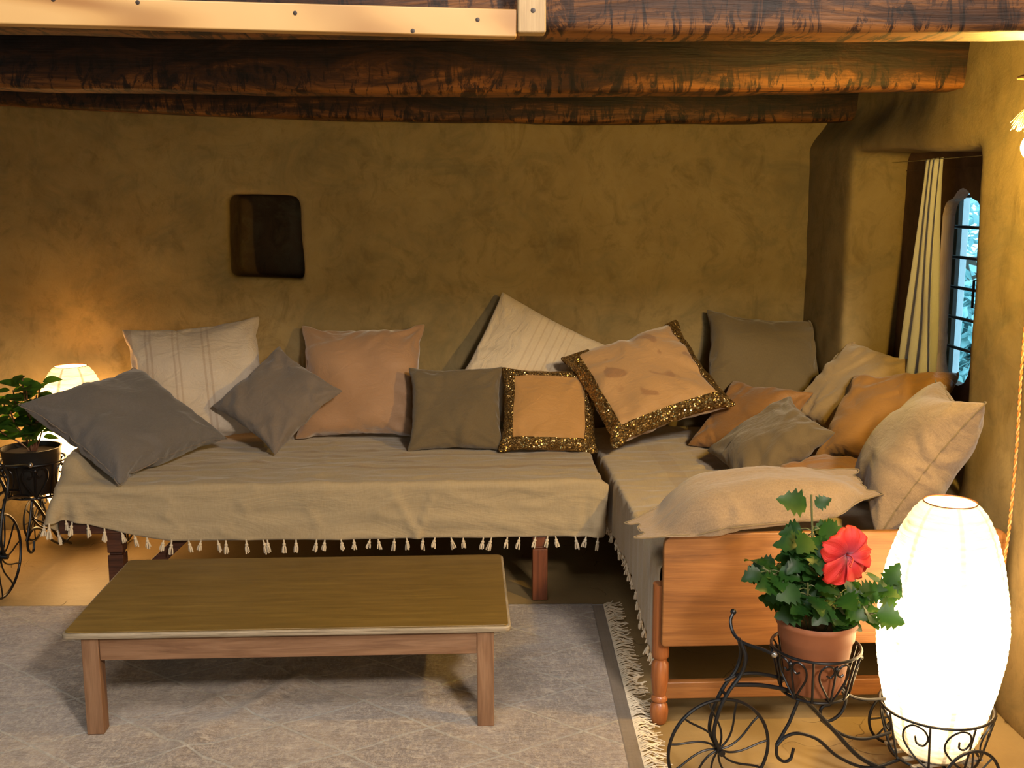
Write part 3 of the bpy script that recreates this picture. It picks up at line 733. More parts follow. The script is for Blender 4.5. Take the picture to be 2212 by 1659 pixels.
    if seam:
        sm = MB(); ring = [idx[0, 0, i] for i in range(mm)] + [idx[0, j, mm - 1] for j in range(1, nn)] + [idx[0, nn - 1, i] for i in range(mm - 2, -1, -1)] + [idx[0, j, 0] for j in range(nn - 2, 0, -1)]
        sm.tube([vs[i] for i in ring], 0.0022, 5, closed=True); sm.build('seam', seam, root)
    if border:
        fn = np.gradient(Xl, axis=2); gn = np.gradient(Xl, axis=1); nr = np.cross(fn, gn); nr /= np.sqrt((nr ** 2).sum(-1, keepdims=True)) + 1e-9
        q = Xl[0] + nr[0] * 0.0028; bv = []; bf = []; buv = []; mp = {}
        for j in range(nn - 1):
            for i in range(mm - 1):
                if skip_top and j >= nn - 1 - border and border * 1.5 < i < mm - 1 - border: continue
                if i < border or j < border or i >= mm - 1 - border or j >= nn - 1 - border:
                    f = []
                    for (a, b) in ((j, i), (j, i + 1), (j + 1, i + 1), (j + 1, i)):
                        if (a, b) not in mp: mp[(a, b)] = len(bv); bv.append(tuple(q[a, b])); buv.append((b / (mm - 1), a / (nn - 1)))
                        f.append(mp[(a, b)])
                    bf.append(tuple(f))
        me2 = bpy.data.meshes.new('sequin_border'); me2.from_pydata(bv, [], bf); me2.update(); ul = me2.uv_layers.new(name='UVMap')
        for l in me2.loops: ul.data[l.index].uv = buv[l.vertex_index]
        o = link('sequin_border', me2, M_SEQ, root); o['label'] = 'glittering gold sequin border'
        s1 = o.modifiers.new('sub', 'SUBSURF'); s1.levels = 1; s1.render_levels = 1
        so = o.modifiers.new('s', 'SOLIDIFY'); so.thickness = 0.002; so.offset = 1
    return root

# ------------------------------------------------------------------ daybeds
TOP = 0.445
def turned_leg(top_z, r):
    k = r / 0.024
    return [(0.020 * k, 0), (0.024 * k, 0.012), (0.026 * k, 0.035), (0.023 * k, 0.052), (0.017 * k, 0.060), (0.023 * k, 0.066), (0.023 * k, 0.074), (0.018 * k, 0.080),
            (0.021 * k, 0.095), (0.0245 * k, 0.13), (0.0235 * k, 0.172), (0.018 * k, 0.180), (0.018 * k, 0.186), (0.0235 * k, 0.192), (0.024 * k, 0.202), (0.024 * k, top_z)]
# right daybed
B2 = thing('daybed', 'orange-brown wooden daybed with a rounded end panel behind the hibiscus', 'daybed', (1.0, 3.68, 0))
def panel(y0, y1, parent, m):
    x0, x1, z0, z1, r_ = 0.527 - 1, 1.460 - 1, 0.236, 0.552, 0.035
    ol = [(x0 + 0.006, z0), (x1 - 0.006, z0), (x1, z0 + 0.006)]
    ol += [(x1 - r_ + r_ * math.cos(R(a)), z1 - r_ + r_ * math.sin(R(a))) for a in range(0, 91, 15)]
    ol += [(x0 + r_ - r_ * math.sin(R(a)), z1 - r_ + r_ * math.cos(R(a))) for a in range(0, 91, 15)] + [(x0, z0 + 0.006)]
    n = len(ol); mb = MB()
    mb.add([(x, y0, z) for x, z in ol] + [(x, y1, z) for x, z in ol], [tuple(range(n)), tuple(range(n, 2 * n))[::-1]] + [(i, (i + 1) % n, n + (i + 1) % n, n + i) for i in range(n)])
    return mb.build('end_panel', m, parent, bevel=0.004)
panel(2.745 - 3.68, 2.765 - 3.68, B2, M_TEAK)
for x in (0.533, 1.440):
    for y in (2.790, 4.60):
        l = MB(); l.lathe(turned_leg(0.40, 0.024), 20, (x - 1, y - 3.68, 0)); l.build('leg', M_TEAKV, B2)
mb = MB(); mb.box(-0.46, 0.43, -0.90, -0.875, 0.070, 0.118); mb.build('stretcher', M_TEAK, B2, bevel=0.003)
for x in (0.54, 1.425):
    mb = MB(); mb.box(x - 1, x - 0.978, -0.88, 0.90, 0.27, 0.36); mb.build('side_rail', M_TEAK, B2, bevel=0.003)
mb = MB(); mb.box(-0.44, 0.43, -0.89, 0.93, 0.33, 0.35); mb.build('base_board', M_DARKW, B2)
def mattress(label, x0, x1, y0, y1, z0, z1):
    mb = MB(); mb.box(x0, x1, y0, y1, z0, z1); o = mb.build('mattress', F_MATT, None, bevel=0.025, seg=4)
    return tag(o, label, 'mattress')
mattress('thin cotton mattress hidden under the right daybed bedspread', 0.548, 1.455, 2.80, 4.62, 0.36, TOP - 0.012)
# back daybed
B1 = thing('daybed', 'dark brown wooden daybed along the back wall under fringed cloth', 'daybed', (-0.46, 4.15, 0))
mb = MB(); mb.box(-0.95, 0.945, -0.432, -0.405, 0.272, 0.368); mb.build('front_rail', M_DARKW, B1, bevel=0.003)
mb = MB(); mb.box(-0.95, 0.945, 0.42, 0.445, 0.272, 0.368); mb.build('back_rail', M_DARKW, B1, bevel=0.003)
for x in (-0.95, 0.92):
    mb = MB(); mb.box(x, x + 0.025, -0.404, 0.419, 0.272, 0.368); mb.build('end_rail', M_DARKW, B1, bevel=0.003)
mb = MB(); mb.box(-0.92, 0.915, -0.40, 0.415, 0.335, 0.350); mb.build('base_board', M_DARKW, B1)
mb = MB(); mb.box(-0.949, -0.925, -0.36, 0.36, 0.345, 0.462); mb.build('end_panel', M_DARKW, B1, bevel=0.01)
mb = MB(); mb.box(-0.02, 0.02, -0.01, 0.01, -0.16, 0.16, Matrix.Translation((-0.62, -0.395, 0.165)) @ Matrix.Rotation(R(47), 4, 'Y')); mb.build('brace', M_DARKW, B1, bevel=0.002)
def sq_leg(x, y, m):
    l = MB(); s_ = 0.027
    for (a, z0, z1) in ((1.0, 0.20, 0.272), (0.82, 0.192, 0.20), (1.0, 0.0, 0.192)):
        l.box(x - s_ * a, x + s_ * a, y - s_ * a, y + s_ * a, z0, z1)
    return l.build('leg', m, B1, bevel=0.003)
for x, m in ((-0.765, M_DARKW), (0.73, M_REDW)):
    for y in (-0.40, 0.40): sq_leg(x, y, m)
mb = MB(); mb.box(0.862, 0.885, -0.430, -0.41, 0.235, 0.272); mb.build('peg', M_REDW, B1)
mattress('thin cotton mattress hidden under the back daybed bedspread', -1.375, 0.475, 3.735, 4.60, 0.352, TOP - 0.012)

def drape(x0, x1, y1, ylen, nx, ny, box, zbump, steps, seed, xshape=None, rz=0.50, pinx=None, squash=0.985, kb=0.08):
    """sheet: columns along x from x0..x1, rows from the wall (y1) towards the camera; falls on the bed box"""
    rs = np.random.RandomState(seed)
    dx = (x1 - x0) / (nx - 1); dy = ylen / (ny - 1)
    X = np.zeros((ny, nx, 3))
    X[..., 0] = np.linspace(x0, x1, nx)[None, :]; X[..., 1] = (y1 - np.arange(ny) * dy * squash)[:, None]
    X[..., 2] = rz
    lump = rs.randn(ny, nx)
    for _ in range(5): lump = (np.roll(lump, 1, 0) + np.roll(lump, -1, 0) + 2 * np.roll(lump, 1, 1) + 2 * np.roll(lump, -1, 1) + lump) / 7
    X[..., 2] += lump / lump.std() * 0.006
    x00 = X[0, :, 0].copy(); P = X.copy(); bx0, bx1, by0, by1, top = box
    def coll(X):
        x, y, z = X[..., 0], X[..., 1], X[..., 2]
        tz = top + zbump(x, y)
        ins = (x > bx0) & (x < bx1) & (y > by0) & (y < by1) & (z < tz)
        pt = tz - z; pf = y - by0; pl = x - bx0; pr = bx1 - x
        mnn = np.minimum(np.minimum(pt, pf), np.minimum(pl, pr))
        k = ins & (pt <= mnn + 0.004); X[..., 2][k] = tz[k]; kt = k
        k = ins & ~kt & (pf <= mnn); X[..., 1][k] = by0
        k = ins & ~kt & (pl <= mnn); X[..., 0][k] = bx0
        k = ins & ~kt & (pr <= mnn) & (pf > mnn) & (pl > mnn); X[..., 0][k] = bx1
        X[..., 2] = np.maximum(X[..., 2], 0.02)
        return kt
    for s in range(steps):
        V = (X - P) * 0.95; V = np.clip(V, -0.01, 0.01); P = X.copy(); X = X + V; X[..., 2] -= 0.0007
        for _ in range(3):
            relax(X, dx, dy, 4, kb, 0.4)
            kt = coll(X)
            X[0, :, 1] = y1; X[0, :, 0] += (x00 - X[0, :, 0]) * 0.3
        d = X - P
        P[kt] = P[kt] + d[kt] * 0.95
        fz = kt & (X[..., 1] > by0 + 0.25); X[fz, :2] = X[fz, :2] - d[fz, :2] * 0.9; P[fz] = X[fz]
    relax(X, dx, dy, 1, 0.1, 0.4); coll(X)
    return X, dx, dy
def sheet_obj(name, X, m, label, mask=None):
    ny, nx = X.shape[:2]; base = np.array([X[..., 0].mean(), X[..., 1].mean(), X[..., 2].min()])
    me = bpy.data.meshes.new(name)
    fs = [(j * nx + i, (j + 1) * nx + i, (j + 1) * nx + i + 1, j * nx + i + 1) for j in range(ny - 1) for i in range(nx - 1)]
    me.from_pydata([tuple(p) for p in (X - base).reshape(-1, 3)], [], fs); me.update()
    ul = me.uv_layers.new(name='UVMap')
    for l in me.loops: i = l.vertex_index; ul.data[l.index].uv = ((i % nx) / (nx - 1), (i // nx) / (ny - 1))
    o = link(name, me, m); o.location = base
    sb = o.modifiers.new('sub', 'SUBSURF'); sb.levels = 1; sb.render_levels = 1
    so = o.modifiers.new('s', 'SOLIDIFY'); so.thickness = 0.0025; so.offset = 1
    tag(o, label, 'bedspread'); return o, base
def tassel(p, d, L_, rnd, parent, base):
    t = MB(); p = Vector(p) - Vector(base); dn = Vector((d[0] + rnd.uniform(-.25, .25), d[1] + rnd.uniform(-.15, .15), -1)).normalized()
    s1 = p + dn * L_ * 0.28
    t.tube([p - dn * 0.004, p + dn * L_ * 0.12, s1], 0.0030, 6); t.ball(s1 + dn * 0.003, 0.0062, 6)
    side = dn.cross(Vector((0, 1, 0.1))).normalized(); bk = dn.cross(side)
    for k in range(5):
        a = 2 * PI * k / 5 + rnd.uniform(0, 1); o_ = side * math.cos(a) + bk * math.sin(a)
        t.tube([s1 + dn * 0.004, s1 + dn * L_ * 0.30 + o_ * 0.005, s1 + dn * L_ * rnd.uniform(0.58, 0.76) + o_ * rnd.uniform(0.004, 0.009)], 0.0028, 4)
    return t.build('tassel', F_THREAD, parent)
def bump1(x, y):
    # raised end panel under the cloth
    return 0.085 * (1 - smst(-1.380, -1.290, x)) * smst(3.76, 3.84, y) * (1 - smst(4.5, 4.6, y)) + 0.004 * np.sin(x * 9) * np.cos(y * 13)
X1, dx1, dy1 = drape(-1.60, 0.515, 4.60, 1.075, 150, 78, (-1.418, 0.490, 3.712, 4.70, TOP), bump1, 150, 3)
def crease(X, hang, seed, horiz=1.0):
    gu = np.gradient(X, axis=1); gv = np.gradient(X, axis=0); nr = np.cross(gv, gu); nr /= np.sqrt((nr ** 2).sum(-1, keepdims=True)) + 1e-9
    ny, nx = X.shape[:2]; d = np.zeros((ny, nx)); o = seed * 3.1
    for j in range(ny):
        for i in range(nx):
            x, y, z = X[j, i]; L_ = j * hang
            a = noise.noise(Vector((x * 3.2 * horiz + o, L_ * 22, 0))); b_ = noise.noise(Vector((x * 9 + L_ * 6, L_ * 10 - x * 3, o)))
            c_ = 1 - abs(noise.noise(Vector((x * 4 + o, L_ * 14, 5)))) * 5
            d[j, i] = a * 0.0075 + b_ * 0.0045 + max(0, c_) ** 2 * 0.0065
    return X + nr * d[..., None], nr
kz = 0.52 + 0.48 * smst(-1.50, -0.98, X1[..., 0]); below = X1[..., 2] < TOP
X1[..., 2] = np.where(below, TOP - (TOP - X1[..., 2]) * kz, X1[..., 2])
X1, nr1 = crease(X1, dy1, 1)
hx, hz = X1[..., 0], X1[..., 2]; onh = (hz < TOP - 0.004) & (X1[..., 1] < 3.75)
tt = np.clip((TOP - hz) / 0.185, 0, 1)
fa = -0.10 - 0.065 * tt; fb = -0.265 + 0.095 * tt
f_ = np.exp(-((hx - fa) / 0.007) ** 2) * 0.014 + np.exp(-((hx - fb) / 0.012) ** 2) * 0.010 - ((hx > fb) & (hx < fa)) * 0.004
X1[..., 1] -= np.where(onh, f_ * (0.35 + tt), 0)
S1, b1 = sheet_obj('bedspread', X1, F_SHEET, 'cream striped bedspread with knotted tassels on the back daybed')
rnd = random.Random(5)
ny, nx = X1.shape[:2]
cols = list(np.linspace(2, nx - 2, 44).astype(int))
for q, i in enumerate(cols):
    i = min(nx - 1, max(0, i + rnd.choice((-1, 0, 0, 1)))); tassel(X1[-1, i], (0, -0.05), rnd.uniform(0.038, 0.052), rnd, S1, b1)
for j in range(ny - 6, 12, -6): tassel(X1[j, 0], (-0.05, 0), rnd.uniform(0.040, 0.05), rnd, S1, b1)
# right bedspread: rows run from the wall to the end panel, its left edge hangs off the bed
X2, dx2, dy2 = drape(0.262, 1.44, 4.60, 1.815, 84, 128, (0.530, 1.50, 2.70, 4.70, TOP), lambda x, y: 0.003 * np.sin(y * 11) * np.cos(x * 14), 150, 9, squash=0.99)
# trim the hem (shorter at the far end, long at the near corner)
for j in range(X2.shape[0]):
    y = X2[j, -1, 1]; want = 0.245 - 0.11 * float(smst(3.25, 2.85, y)) if False else (0.25 - 0.10 * float(1 - smst(2.86, 3.3, np.array(y))))
    row = X2[j]; k = 0
    while k < 40 and row[k, 2] < want - 0.002: k += 1
    if k > 0:
        seg = row[k:40].copy(); t_old = np.linspace(0, 1, len(seg)); t_new = np.linspace(0, 1, 40)
        X2[j, :40] = np.stack([np.interp(t_new, t_old, seg[:, c]) for c in range(3)], -1)
X2, _n = crease(X2, dy2, 5, 1.6)
S2, b2 = sheet_obj('bedspread', X2, F_SHEET2, 'cream bedspread hanging off the side of the right daybed')
for j in range(4, X2.shape[0] - 1, 3): tassel(X2[j, 0], (-0.05, 0), rnd.uniform(0.026, 0.036), rnd, S2, b2)

# ------------------------------------------------------------------ cushions
FLOORP = ((0, 0, TOP + 0.008), (0, 0, 1)); BACKP = ((0, WY - 0.012, 0), (0, -1, 0)); RIGHTP = ((WX - 0.012, 0, 0), (-1, 0, 0))
PL = [FLOORP, BACKP]; PLR = [FLOORP, BACKP, RIGHTP]
G = 'cushions heaped on the corner daybeds'
cushion('large cream cushion with thin brown stripes leaning beside the far-left charcoal one', (-1.085, 4.45, 0.685), 30, 10, 5, .56, .54, .17, F_STRIPE, 11, PL, G)
cushion('large plain peach velvet cushion leaning upright on the back wall', (-0.425, 4.50, 0.675), 27, -4, 1, .53, .51, .17, F_PEACH, 12, PL, G)
cushion('large crinkled cream cushion standing on its corner against the wall', (0.275, 4.49, 0.715), 24, 8, 60, .53, .51, .11, F_CREAM, 13, PL, G)
cushion('large dim brown linen cushion in the corner below the window jamb', (1.265, 4.47, 0.745), 33, -4, -6, .51, .46, .15, F_BACK, 14, PLR, G)
cushion('small grey-brown linen cushion balanced on one corner beside the cream striped one', (-0.738, 4.28, 0.645), 44, -8, 54, .375, .375, .11, F_GREY, 15, PL, G)
cushion('small plain olive-brown square cushion between peach and sequinned cushions', (-0.030, 4.26, 0.602), 34, 0, 0, .385, .37, .11, F_OLIV, 16, PL, G)
cushion('small square apricot cushion framed with gold sequins', (0.339, 4.23, 0.596), 38, -2, -2, .385, .375, .11, F_GOLDP, 17, PL, G, border=7, nfold=4, wrk=1.0)
cushion('big tilted apricot cushion with spots and gold sequin border', (0.724, 4.22, 0.712), 50, -7, 25, .52, .50, .17, F_GOLDB, 18, PL, G, border=6, skip_top=True)
cushion('charcoal linen cushion slumped over the left end of the back daybed', (-1.25, 4.03, 0.605), 60, 50, 12, .55, .51, .19, F_CHAR, 19, [FLOORP, BACKP, ((-1.36, 0, TOP + .085), (0.42, 0, 0.907))], G, seam=F_GREY)
cushion('rust satin cushion lying below the brown corner cushion', (1.12, 4.13, 0.575), 52, -50, 0, .38, .37, .12, F_RUST, 20, PLR, G)
WSILL = [FLOORP, ((1.69, 0, 0), (-1, 0, 0))]
cushion('pale tan cotton cushion tipped into the window opening below the curtain', (1.475, 4.01, 0.710), 45, -66, -6, .42, .41, .13, F_TAN, 21, [FLOORP, ((FX - 0.01, 0, 0), (-1, 0, 0)), ((0, 4.2, 0), (0, -1, 0))], G)
cushion('olive linen cushion propped on the rust satin one', (1.075, 3.71, 0.578), 55, -68, 73, .37, .37, .12, F_OLIV, 22, PLR, G)
cushion('amber satin cushion leaning under the window with a pointed upper corner', (1.475, 3.66, 0.680), 48, -60, 12, .42, .40, .14, F_ORNG, 23, [FLOORP, ((FX - 0.01, 0, 0), (-1, 0, 0))], G)
cushion('half-hidden small peach cushion lying flat between linen cushions', (1.20, 3.50, 0.50), 86, -30, 20, .36, .32, .13, F_RUST, 24, PLR, G)
cushion('thick oatmeal linen cushion propped against the right wall beside the lantern', (1.325, 3.07, 0.680), 34, -104, 3, .48, .47, .24, F_LINEN, 25, PLR, G, seam=F_OLIV)
def droop(X):
    X = X.copy(); x = X[..., 0]; X[..., 2] -= 2.3 * np.clip(-(x + 0.12), 0, 1) ** 2 + 0.6 * np.clip(x - 0.15, 0, 1) ** 2
    k = 1 - 0.80 * smst(0.10, 0.40, -x) - 0.62 * smst(0.14, 0.40, x)
    X[..., 1] = X[..., 1] * k - 0.03 * smst(0.05, 0.345, -x) + 0.03 * smst(0.1, 0.345, x); return X
cushion('long oatmeal linen cushion resting on top of the wooden end panel', (0.80, 2.88, 0.588), 84, 12, 0, .75, .35, .18, F_LINEN, 26, [FLOORP, ((0, 2.755, 0.562), (0, -0.30, 0.954))], G, seam=F_OLIV, bend=droop, iters=0, wrk=1.3, kb=0.2)

# ------------------------------------------------------------------ coffee table
T = thing('coffee_table', 'low wooden coffee table with olive-brown top standing on the rug', 'table', (-0.47, 3.06, 0.0))
T.location.z = 0.008
def rrect(x0, x1, y0, y1, r_, k=4):
    o = []
    for cx, cy, a0 in ((x1 - r_, y1 - r_, 0), (x0 + r_, y1 - r_, 90), (x0 + r_, y0 + r_, 180), (x1 - r_, y0 + r_, 270)):
        for q in range(k + 1): a = R(a0 + 90 * q / k); o.append((cx + r_ * math.cos(a), cy + r_ * math.sin(a)))
    return o
def slab(ol, z0, z1, name, m, par, bevel):
    n = len(ol); mb = MB(); mb.add([(x, y, z0) for x, y in ol] + [(x, y, z1) for x, y in ol], [tuple(range(n))[::-1], tuple(range(n, 2 * n))] + [(i, (i + 1) % n, n + (i + 1) % n, n + i) for i in range(n)])
    return mb.build(name, m, par, bevel=bevel)
slab(rrect(-0.595, 0.593, -0.300, 0.300, 0.018), 0.2715, 0.288, 'tabletop', M_PLY, T, 0.004)
slab(rrect(-0.588, 0.586, -0.293, 0.293, 0.014), 0.2875, 0.2915, 'top_sheet', M_LAM, T, 0.0015)
for x in (-0.545, 0.502):
    for y in (-0.292, 0.245):
        mb = MB(); mb.box(x, x + 0.045, y, y + 0.045, 0, 0.272); mb.build('leg', M_PALEWV, T, bevel=0.002)
for y in (-0.287, 0.262):
    mb = MB(); mb.box(-0.499, 0.501, y, y + 0.020, 0.208, 0.2705); mb.build('apron', M_PALEW, T, bevel=0.0015)
for x in (-0.538, 0.520):
    mb = MB(); mb.box(x, x + 0.020, -0.246, 0.244, 0.208, 0.2705); mb.build('apron', M_PALEW, T, bevel=0.0015)

# ------------------------------------------------------------------ rug
RG = thing('rug', 'beige-brown pile rug with cream diamond lines and a fringed edge', 'rug', (0.45, 3.665, 0.0), R(-2.0))
def rug_h(x, y):
    h = 0.004 * noise.noise(Vector((x * 2.2, y * 2.2, 1))) + 0.0035 * noise.noise(Vector((x * 9, y * 9, 3)))
    for (cx, cy, a, ln, wd, am) in ((-1.05, -0.62, 55, 0.30, 0.035, 0.016), (-0.98, -0.70, 60, 0.25, 0.03, 0.014), (-1.15, -0.98, 80, 0.2, 0.05, 0.012), (-0.55, -0.85, -35, 0.30, 0.05, 0.007), (-0.2, -0.4, 15, 0.5, 0.05, 0.006)):
        c_, s_ = math.cos(R(a)), math.sin(R(a)); u = (x - cx) * c_ + (y - cy) * s_; v = -(x - cx) * s_ + (y - cy) * c_
        h += am * math.exp(-(u / ln) ** 2 - (v / wd) ** 2)
    return max(0.001, h) + 0.006
def rug_grid(x0, x1, y0, y1, nx, ny, name, m, k=1.0):
    xs = np.linspace(x0, x1, nx); ys = np.linspace(y0, y1, ny); vs = []
    for y in ys:
        for x in xs: vs.append((x, y, rug_h(x, y) * k + (0.0012 * noise.noise(Vector((x * 90, y * 90, 0))) if k == 1 else 0)))
    mb = MB(); mb.add(vs, [(j * nx + i, j * nx + i + 1, (j + 1) * nx + i + 1, (j + 1) * nx + i) for j in range(ny - 1) for i in range(nx - 1)])
    o = mb.build(name, m, RG); so = o.modifiers.new('s', 'SOLIDIFY'); so.thickness = 0.006; so.offset = -1
    return o
rug_grid(-2.7, 0.0, -1.75, 0.0, 300, 200, 'pile', M_RUG)
me = rug_grid(0.0005, 0.042, -1.75, 0.0, 8, 120, 'flatweave_band', M_RUGB, 0.7).data
ul = me.uv_layers.new(name='UVMap')
for l in me.loops: c_ = me.vertices[l.vertex_index].co; ul.data[l.index].uv = (c_.x * 0.4, c_.y * 0.2)
fr = MB(); rnd = random.Random(3)
for k in range(420):
    y = -0.005 - k * 1.74 / 420; L_ = rnd.uniform(0.035, 0.07); cur = rnd.uniform(-0.03, 0.03); z0 = rug_h(0.06, y) * 0.7
    fr.tube([(0.040, y, z0), (0.042 + L_ * 0.35, y + cur * 0.3, 0.010 + rnd.uniform(0, 0.006)), (0.042 + L_ * 0.7, y + cur * 0.9, 0.005 + rnd.uniform(0, 0.006)), (0.042 + L_, y + cur * 1.2 + rnd.uniform(-.012, .012), 0.004 + rnd.uniform(0, 0.008))], 0.0016, 4)
fo = fr.build('fringe', F_THREAD, RG); fo['kind'] = 'stuff'

# ------------------------------------------------------------------ iron tricycle planters
def scroll(c, r0, r1, a0, a1, n=14, plane=None):
    """spiral in (s,z): centre c, radii r0->r1, angles deg"""
    out = []
    for i in range(n + 1):
        t = i / n; a = R(a0 + (a1 - a0) * t); r_ = r0 + (r1 - r0) * t; out.append((c[0] + r_ * math.cos(a), c[1] + r_ * math.sin(a)))
    return out
def tricycle(label, loc, rz, k):
    t = thing('tricycle_planter', label, 'planter', loc, rz, 'black iron tricycle planters')
    t.scale = (k, k, k)
    W = lambda pts, off=0: [(p[0], off, p[1]) for p in pts]
    # front wheel
    cx, cz, r_ = 0.021, 0.133, 0.126
    mb = MB(); mb.tube([(cx + r_ * math.cos(2 * PI * i / 32), 0, cz + r_ * math.sin(2 * PI * i / 32)) for i in range(32)], 0.0042, 8, closed=True)
    for i in range(11):
        a = 2 * PI * i / 11 + 0.2; pts = []
        for q in range(7):
            u = q / 6; aa = a + 0.55 * math.sin(u * PI * 0.5) ** 1.2 - 0.1; rr = 0.008 + (r_ - 0.009) * u; pts.append((cx + rr * math.cos(aa), 0, cz + rr * math.sin(aa)))
        mb.tube(pts, 0.0026, 6)
    mb.tube([(cx, -0.022, cz), (cx, 0.022, cz)], 0.008, 10, smooth=False)
    mb.build('front_wheel', M_IRON, t)
    # fork and handlebar
    fk = [(0.065, 0.405), (0.075, 0.366), (0.065, 0.326), (0.034, 0.283), (0.012, 0.235), (0.002, 0.18), (0.021, 0.133)]
    mb = MB()
    for off in (-0.014, 0.014): mb.tube([(p[0], off * (1 if i else 0.4), p[1]) for i, p in enumerate(fk)], 0.0048, 8)
    mb.tube([(0.03, -0.014, 0.275), (0.03, 0.014, 0.275)], 0.004, 6, smooth=False)
    mb.build('fork', M_IRON, t)
    mb = MB(); mb.tube([(0.068, 0.052, 0.449), (0.059, 0.044, 0.434), (0.058, 0.025, 0.414), (0.066, 0, 0.402), (0.082, -0.022, 0.398), (0.102, -0.042, 0.396), (0.120, -0.058, 0.390)], 0.0042, 8)
    mb.build('handlebar', M_IRON, t)
    for p, m in (((0.070, 0.054, 0.453), M_IRON), ((0.124, -0.061, 0.389), M_CHROME)):
        mb = MB(); mb.ball(p, 0.0075); mb.build('handlebar_tip', m, t)
    # frame
    mb = MB()
    mb.tube(W([(0.036, 0.30), (0.07, 0.312), (0.12, 0.310), (0.185, 0.292)], 0.012), 0.0045, 8)
    mb.tube(W([(0.045, 0.300), (0.13, 0.289), (0.215, 0.256), (0.304, 0.165), (0.383, 0.080), (0.47, 0.030)], -0.012), 0.0055, 8)
    mb.tube(W([(0.217, 0.250), (0.194, 0.190), (0.163, 0.135)], -0.012), 0.0042, 8, smooth=False)
    mb.tube(W([(0.163, 0.135), (0.185, 0.155), (0.219, 0.160), (0.269, 0.139), (0.32, 0.092), (0.384, 0.056), (0.435, 0.050), (0.49, 0.062)], -0.014), 0.0042, 8)
    mb.tube(W([(0.163, 0.135), (0.165, 0.108), (0.182, 0.092), (0.200, 0.096), (0.207, 0.123)], -0.014), 0.0040, 8)
    mb.tube(W([(0.345, 0.250), (0.372, 0.222), (0.413, 0.207), (0.470, 0.203)], 0.03), 0.0042, 8)
    mb.tube(W([(0.345, 0.246), (0.363, 0.212), (0.350, 0.176), (0.320, 0.160), (0.298, 0.176), (0.300, 0.198), (0.322, 0.203)], 0.03), 0.0042, 8)
    mb.tube(W([(0.30, 0.165), (0.336, 0.134), (0.381, 0.110), (0.431, 0.102), (0.490, 0.112)], 0.03), 0.0042, 8)
    mb.build('frame', M_IRON, t)
    # pot basket with hearts
    sx, zt, zb, rt, rb = 0.260, 0.374, 0.264, 0.104, 0.078
    ring = lambda c, r_, z, n=28: [(c + r_ * math.cos(2 * PI * i / n), r_ * math.sin(2 * PI * i / n), z) for i in range(n)]
    mb = MB(); mb.tube(ring(sx, rt, zt), 0.0036, 8, closed=True); mb.tube(ring(sx, rb, zb), 0.0036, 8, closed=True)
    mb.tube([(sx - rb, 0, zb), (sx + rb, 0, zb)], 0.003, 6, smooth=False); mb.tube([(sx, -rb, zb), (sx, rb, zb)], 0.003, 6, smooth=False)
    def on(c, ang, u, v, rb_, rt_, zb_, zt_):
        r_ = rb_ + (rt_ - rb_) * v + 0.003; a = ang + u / r_; return (c + r_ * math.cos(a), r_ * math.sin(a), zb_ + (zt_ - zb_) * v)
    for q in range(6):
        a = -PI / 2 + q * PI / 3
        mb.tube([on(sx, a, 0, 0, rb, rt, zb, zt), on(sx, a, 0, 0.93, rb, rt, zb, zt)], 0.0026, 6, smooth=False)
        mb.ball(on(sx, a, 0, 0.86, rb, rt, zb, zt), 0.006, 6)
        for sgn in (-1, 1):
            hp = [(0, 0), (0.016, 0.25), (0.034, 0.55), (0.037, 0.78), (0.026, 0.93), (0.010, 0.90), (0.004, 0.76), (0.012, 0.66), (0.021, 0.70)]
            mb.tube([on(sx, a, sgn * u, v, rb, rt, zb, zt) for u, v in hp], 0.0026, 6)
        a2 = a + PI / 6
        mb.tube([on(sx, a2, 0, 0, rb, rt, zb, zt), on(sx, a2, 0, 1, rb, rt, zb, zt)], 0.003, 6, smooth=False)
    mb.build('pot_basket', M_IRON, t)
    # rear basket
    sx, zt, zb, rt, rb = 0.592, 0.192, 0.066, 0.134, 0.105
    mb = MB(); mb.tube(ring(sx, rt, zt), 0.0034, 8, closed=True); mb.tube(ring(sx, rb, zb), 0.0034, 8, closed=True)
    for q in range(8):
        a = -PI / 2 + 0.12 + q * PI / 4
        mb.tube([on(sx, a, 0, 0, rb, rt, zb, zt), on(sx, a, 0, 1, rb, rt, zb, zt)], 0.0028, 6, smooth=False)
        cp = [(0.006, 0.0), (-0.030, 0.22), (-0.062, 0.52), (-0.062, 0.78), (-0.040, 0.95), (-0.014, 0.90), (-0.004, 0.72), (-0.014, 0.55), (-0.030, 0.58), (-0.034, 0.72)]
        mb.tube([on(sx, a, u, v, rb, rt, zb, zt) for u, v in cp], 0.0026, 6)
    mb.build('lamp_basket', M_IRON, t)
    mb = MB()
    for y in (-0.06, -0.02, 0.02, 0.06): mb.box(sx - 0.095, sx + 0.095, y - 0.006, y + 0.006, zb - 0.003, zb + 0.003)
    for x in (-0.05, 0.05): mb.box(sx + x - 0.006, sx + x + 0.006, -0.1, 0.1, zb - 0.0075, zb - 0.0035)
    o = mb.build('basket_platform', M_PLATFORM, t, smooth=False); o['label'] = 'bare steel slats'
    # rear axle and wheels
    mb = MB(); mb.tube([(0.585, -0.165, 0.078), (0.585, -0.1, 0.056), (0.585, 0.1, 0.056), (0.585, 0.165, 0.078)], 0.004, 8, smooth=False); mb.build('axle', M_IRON, t)
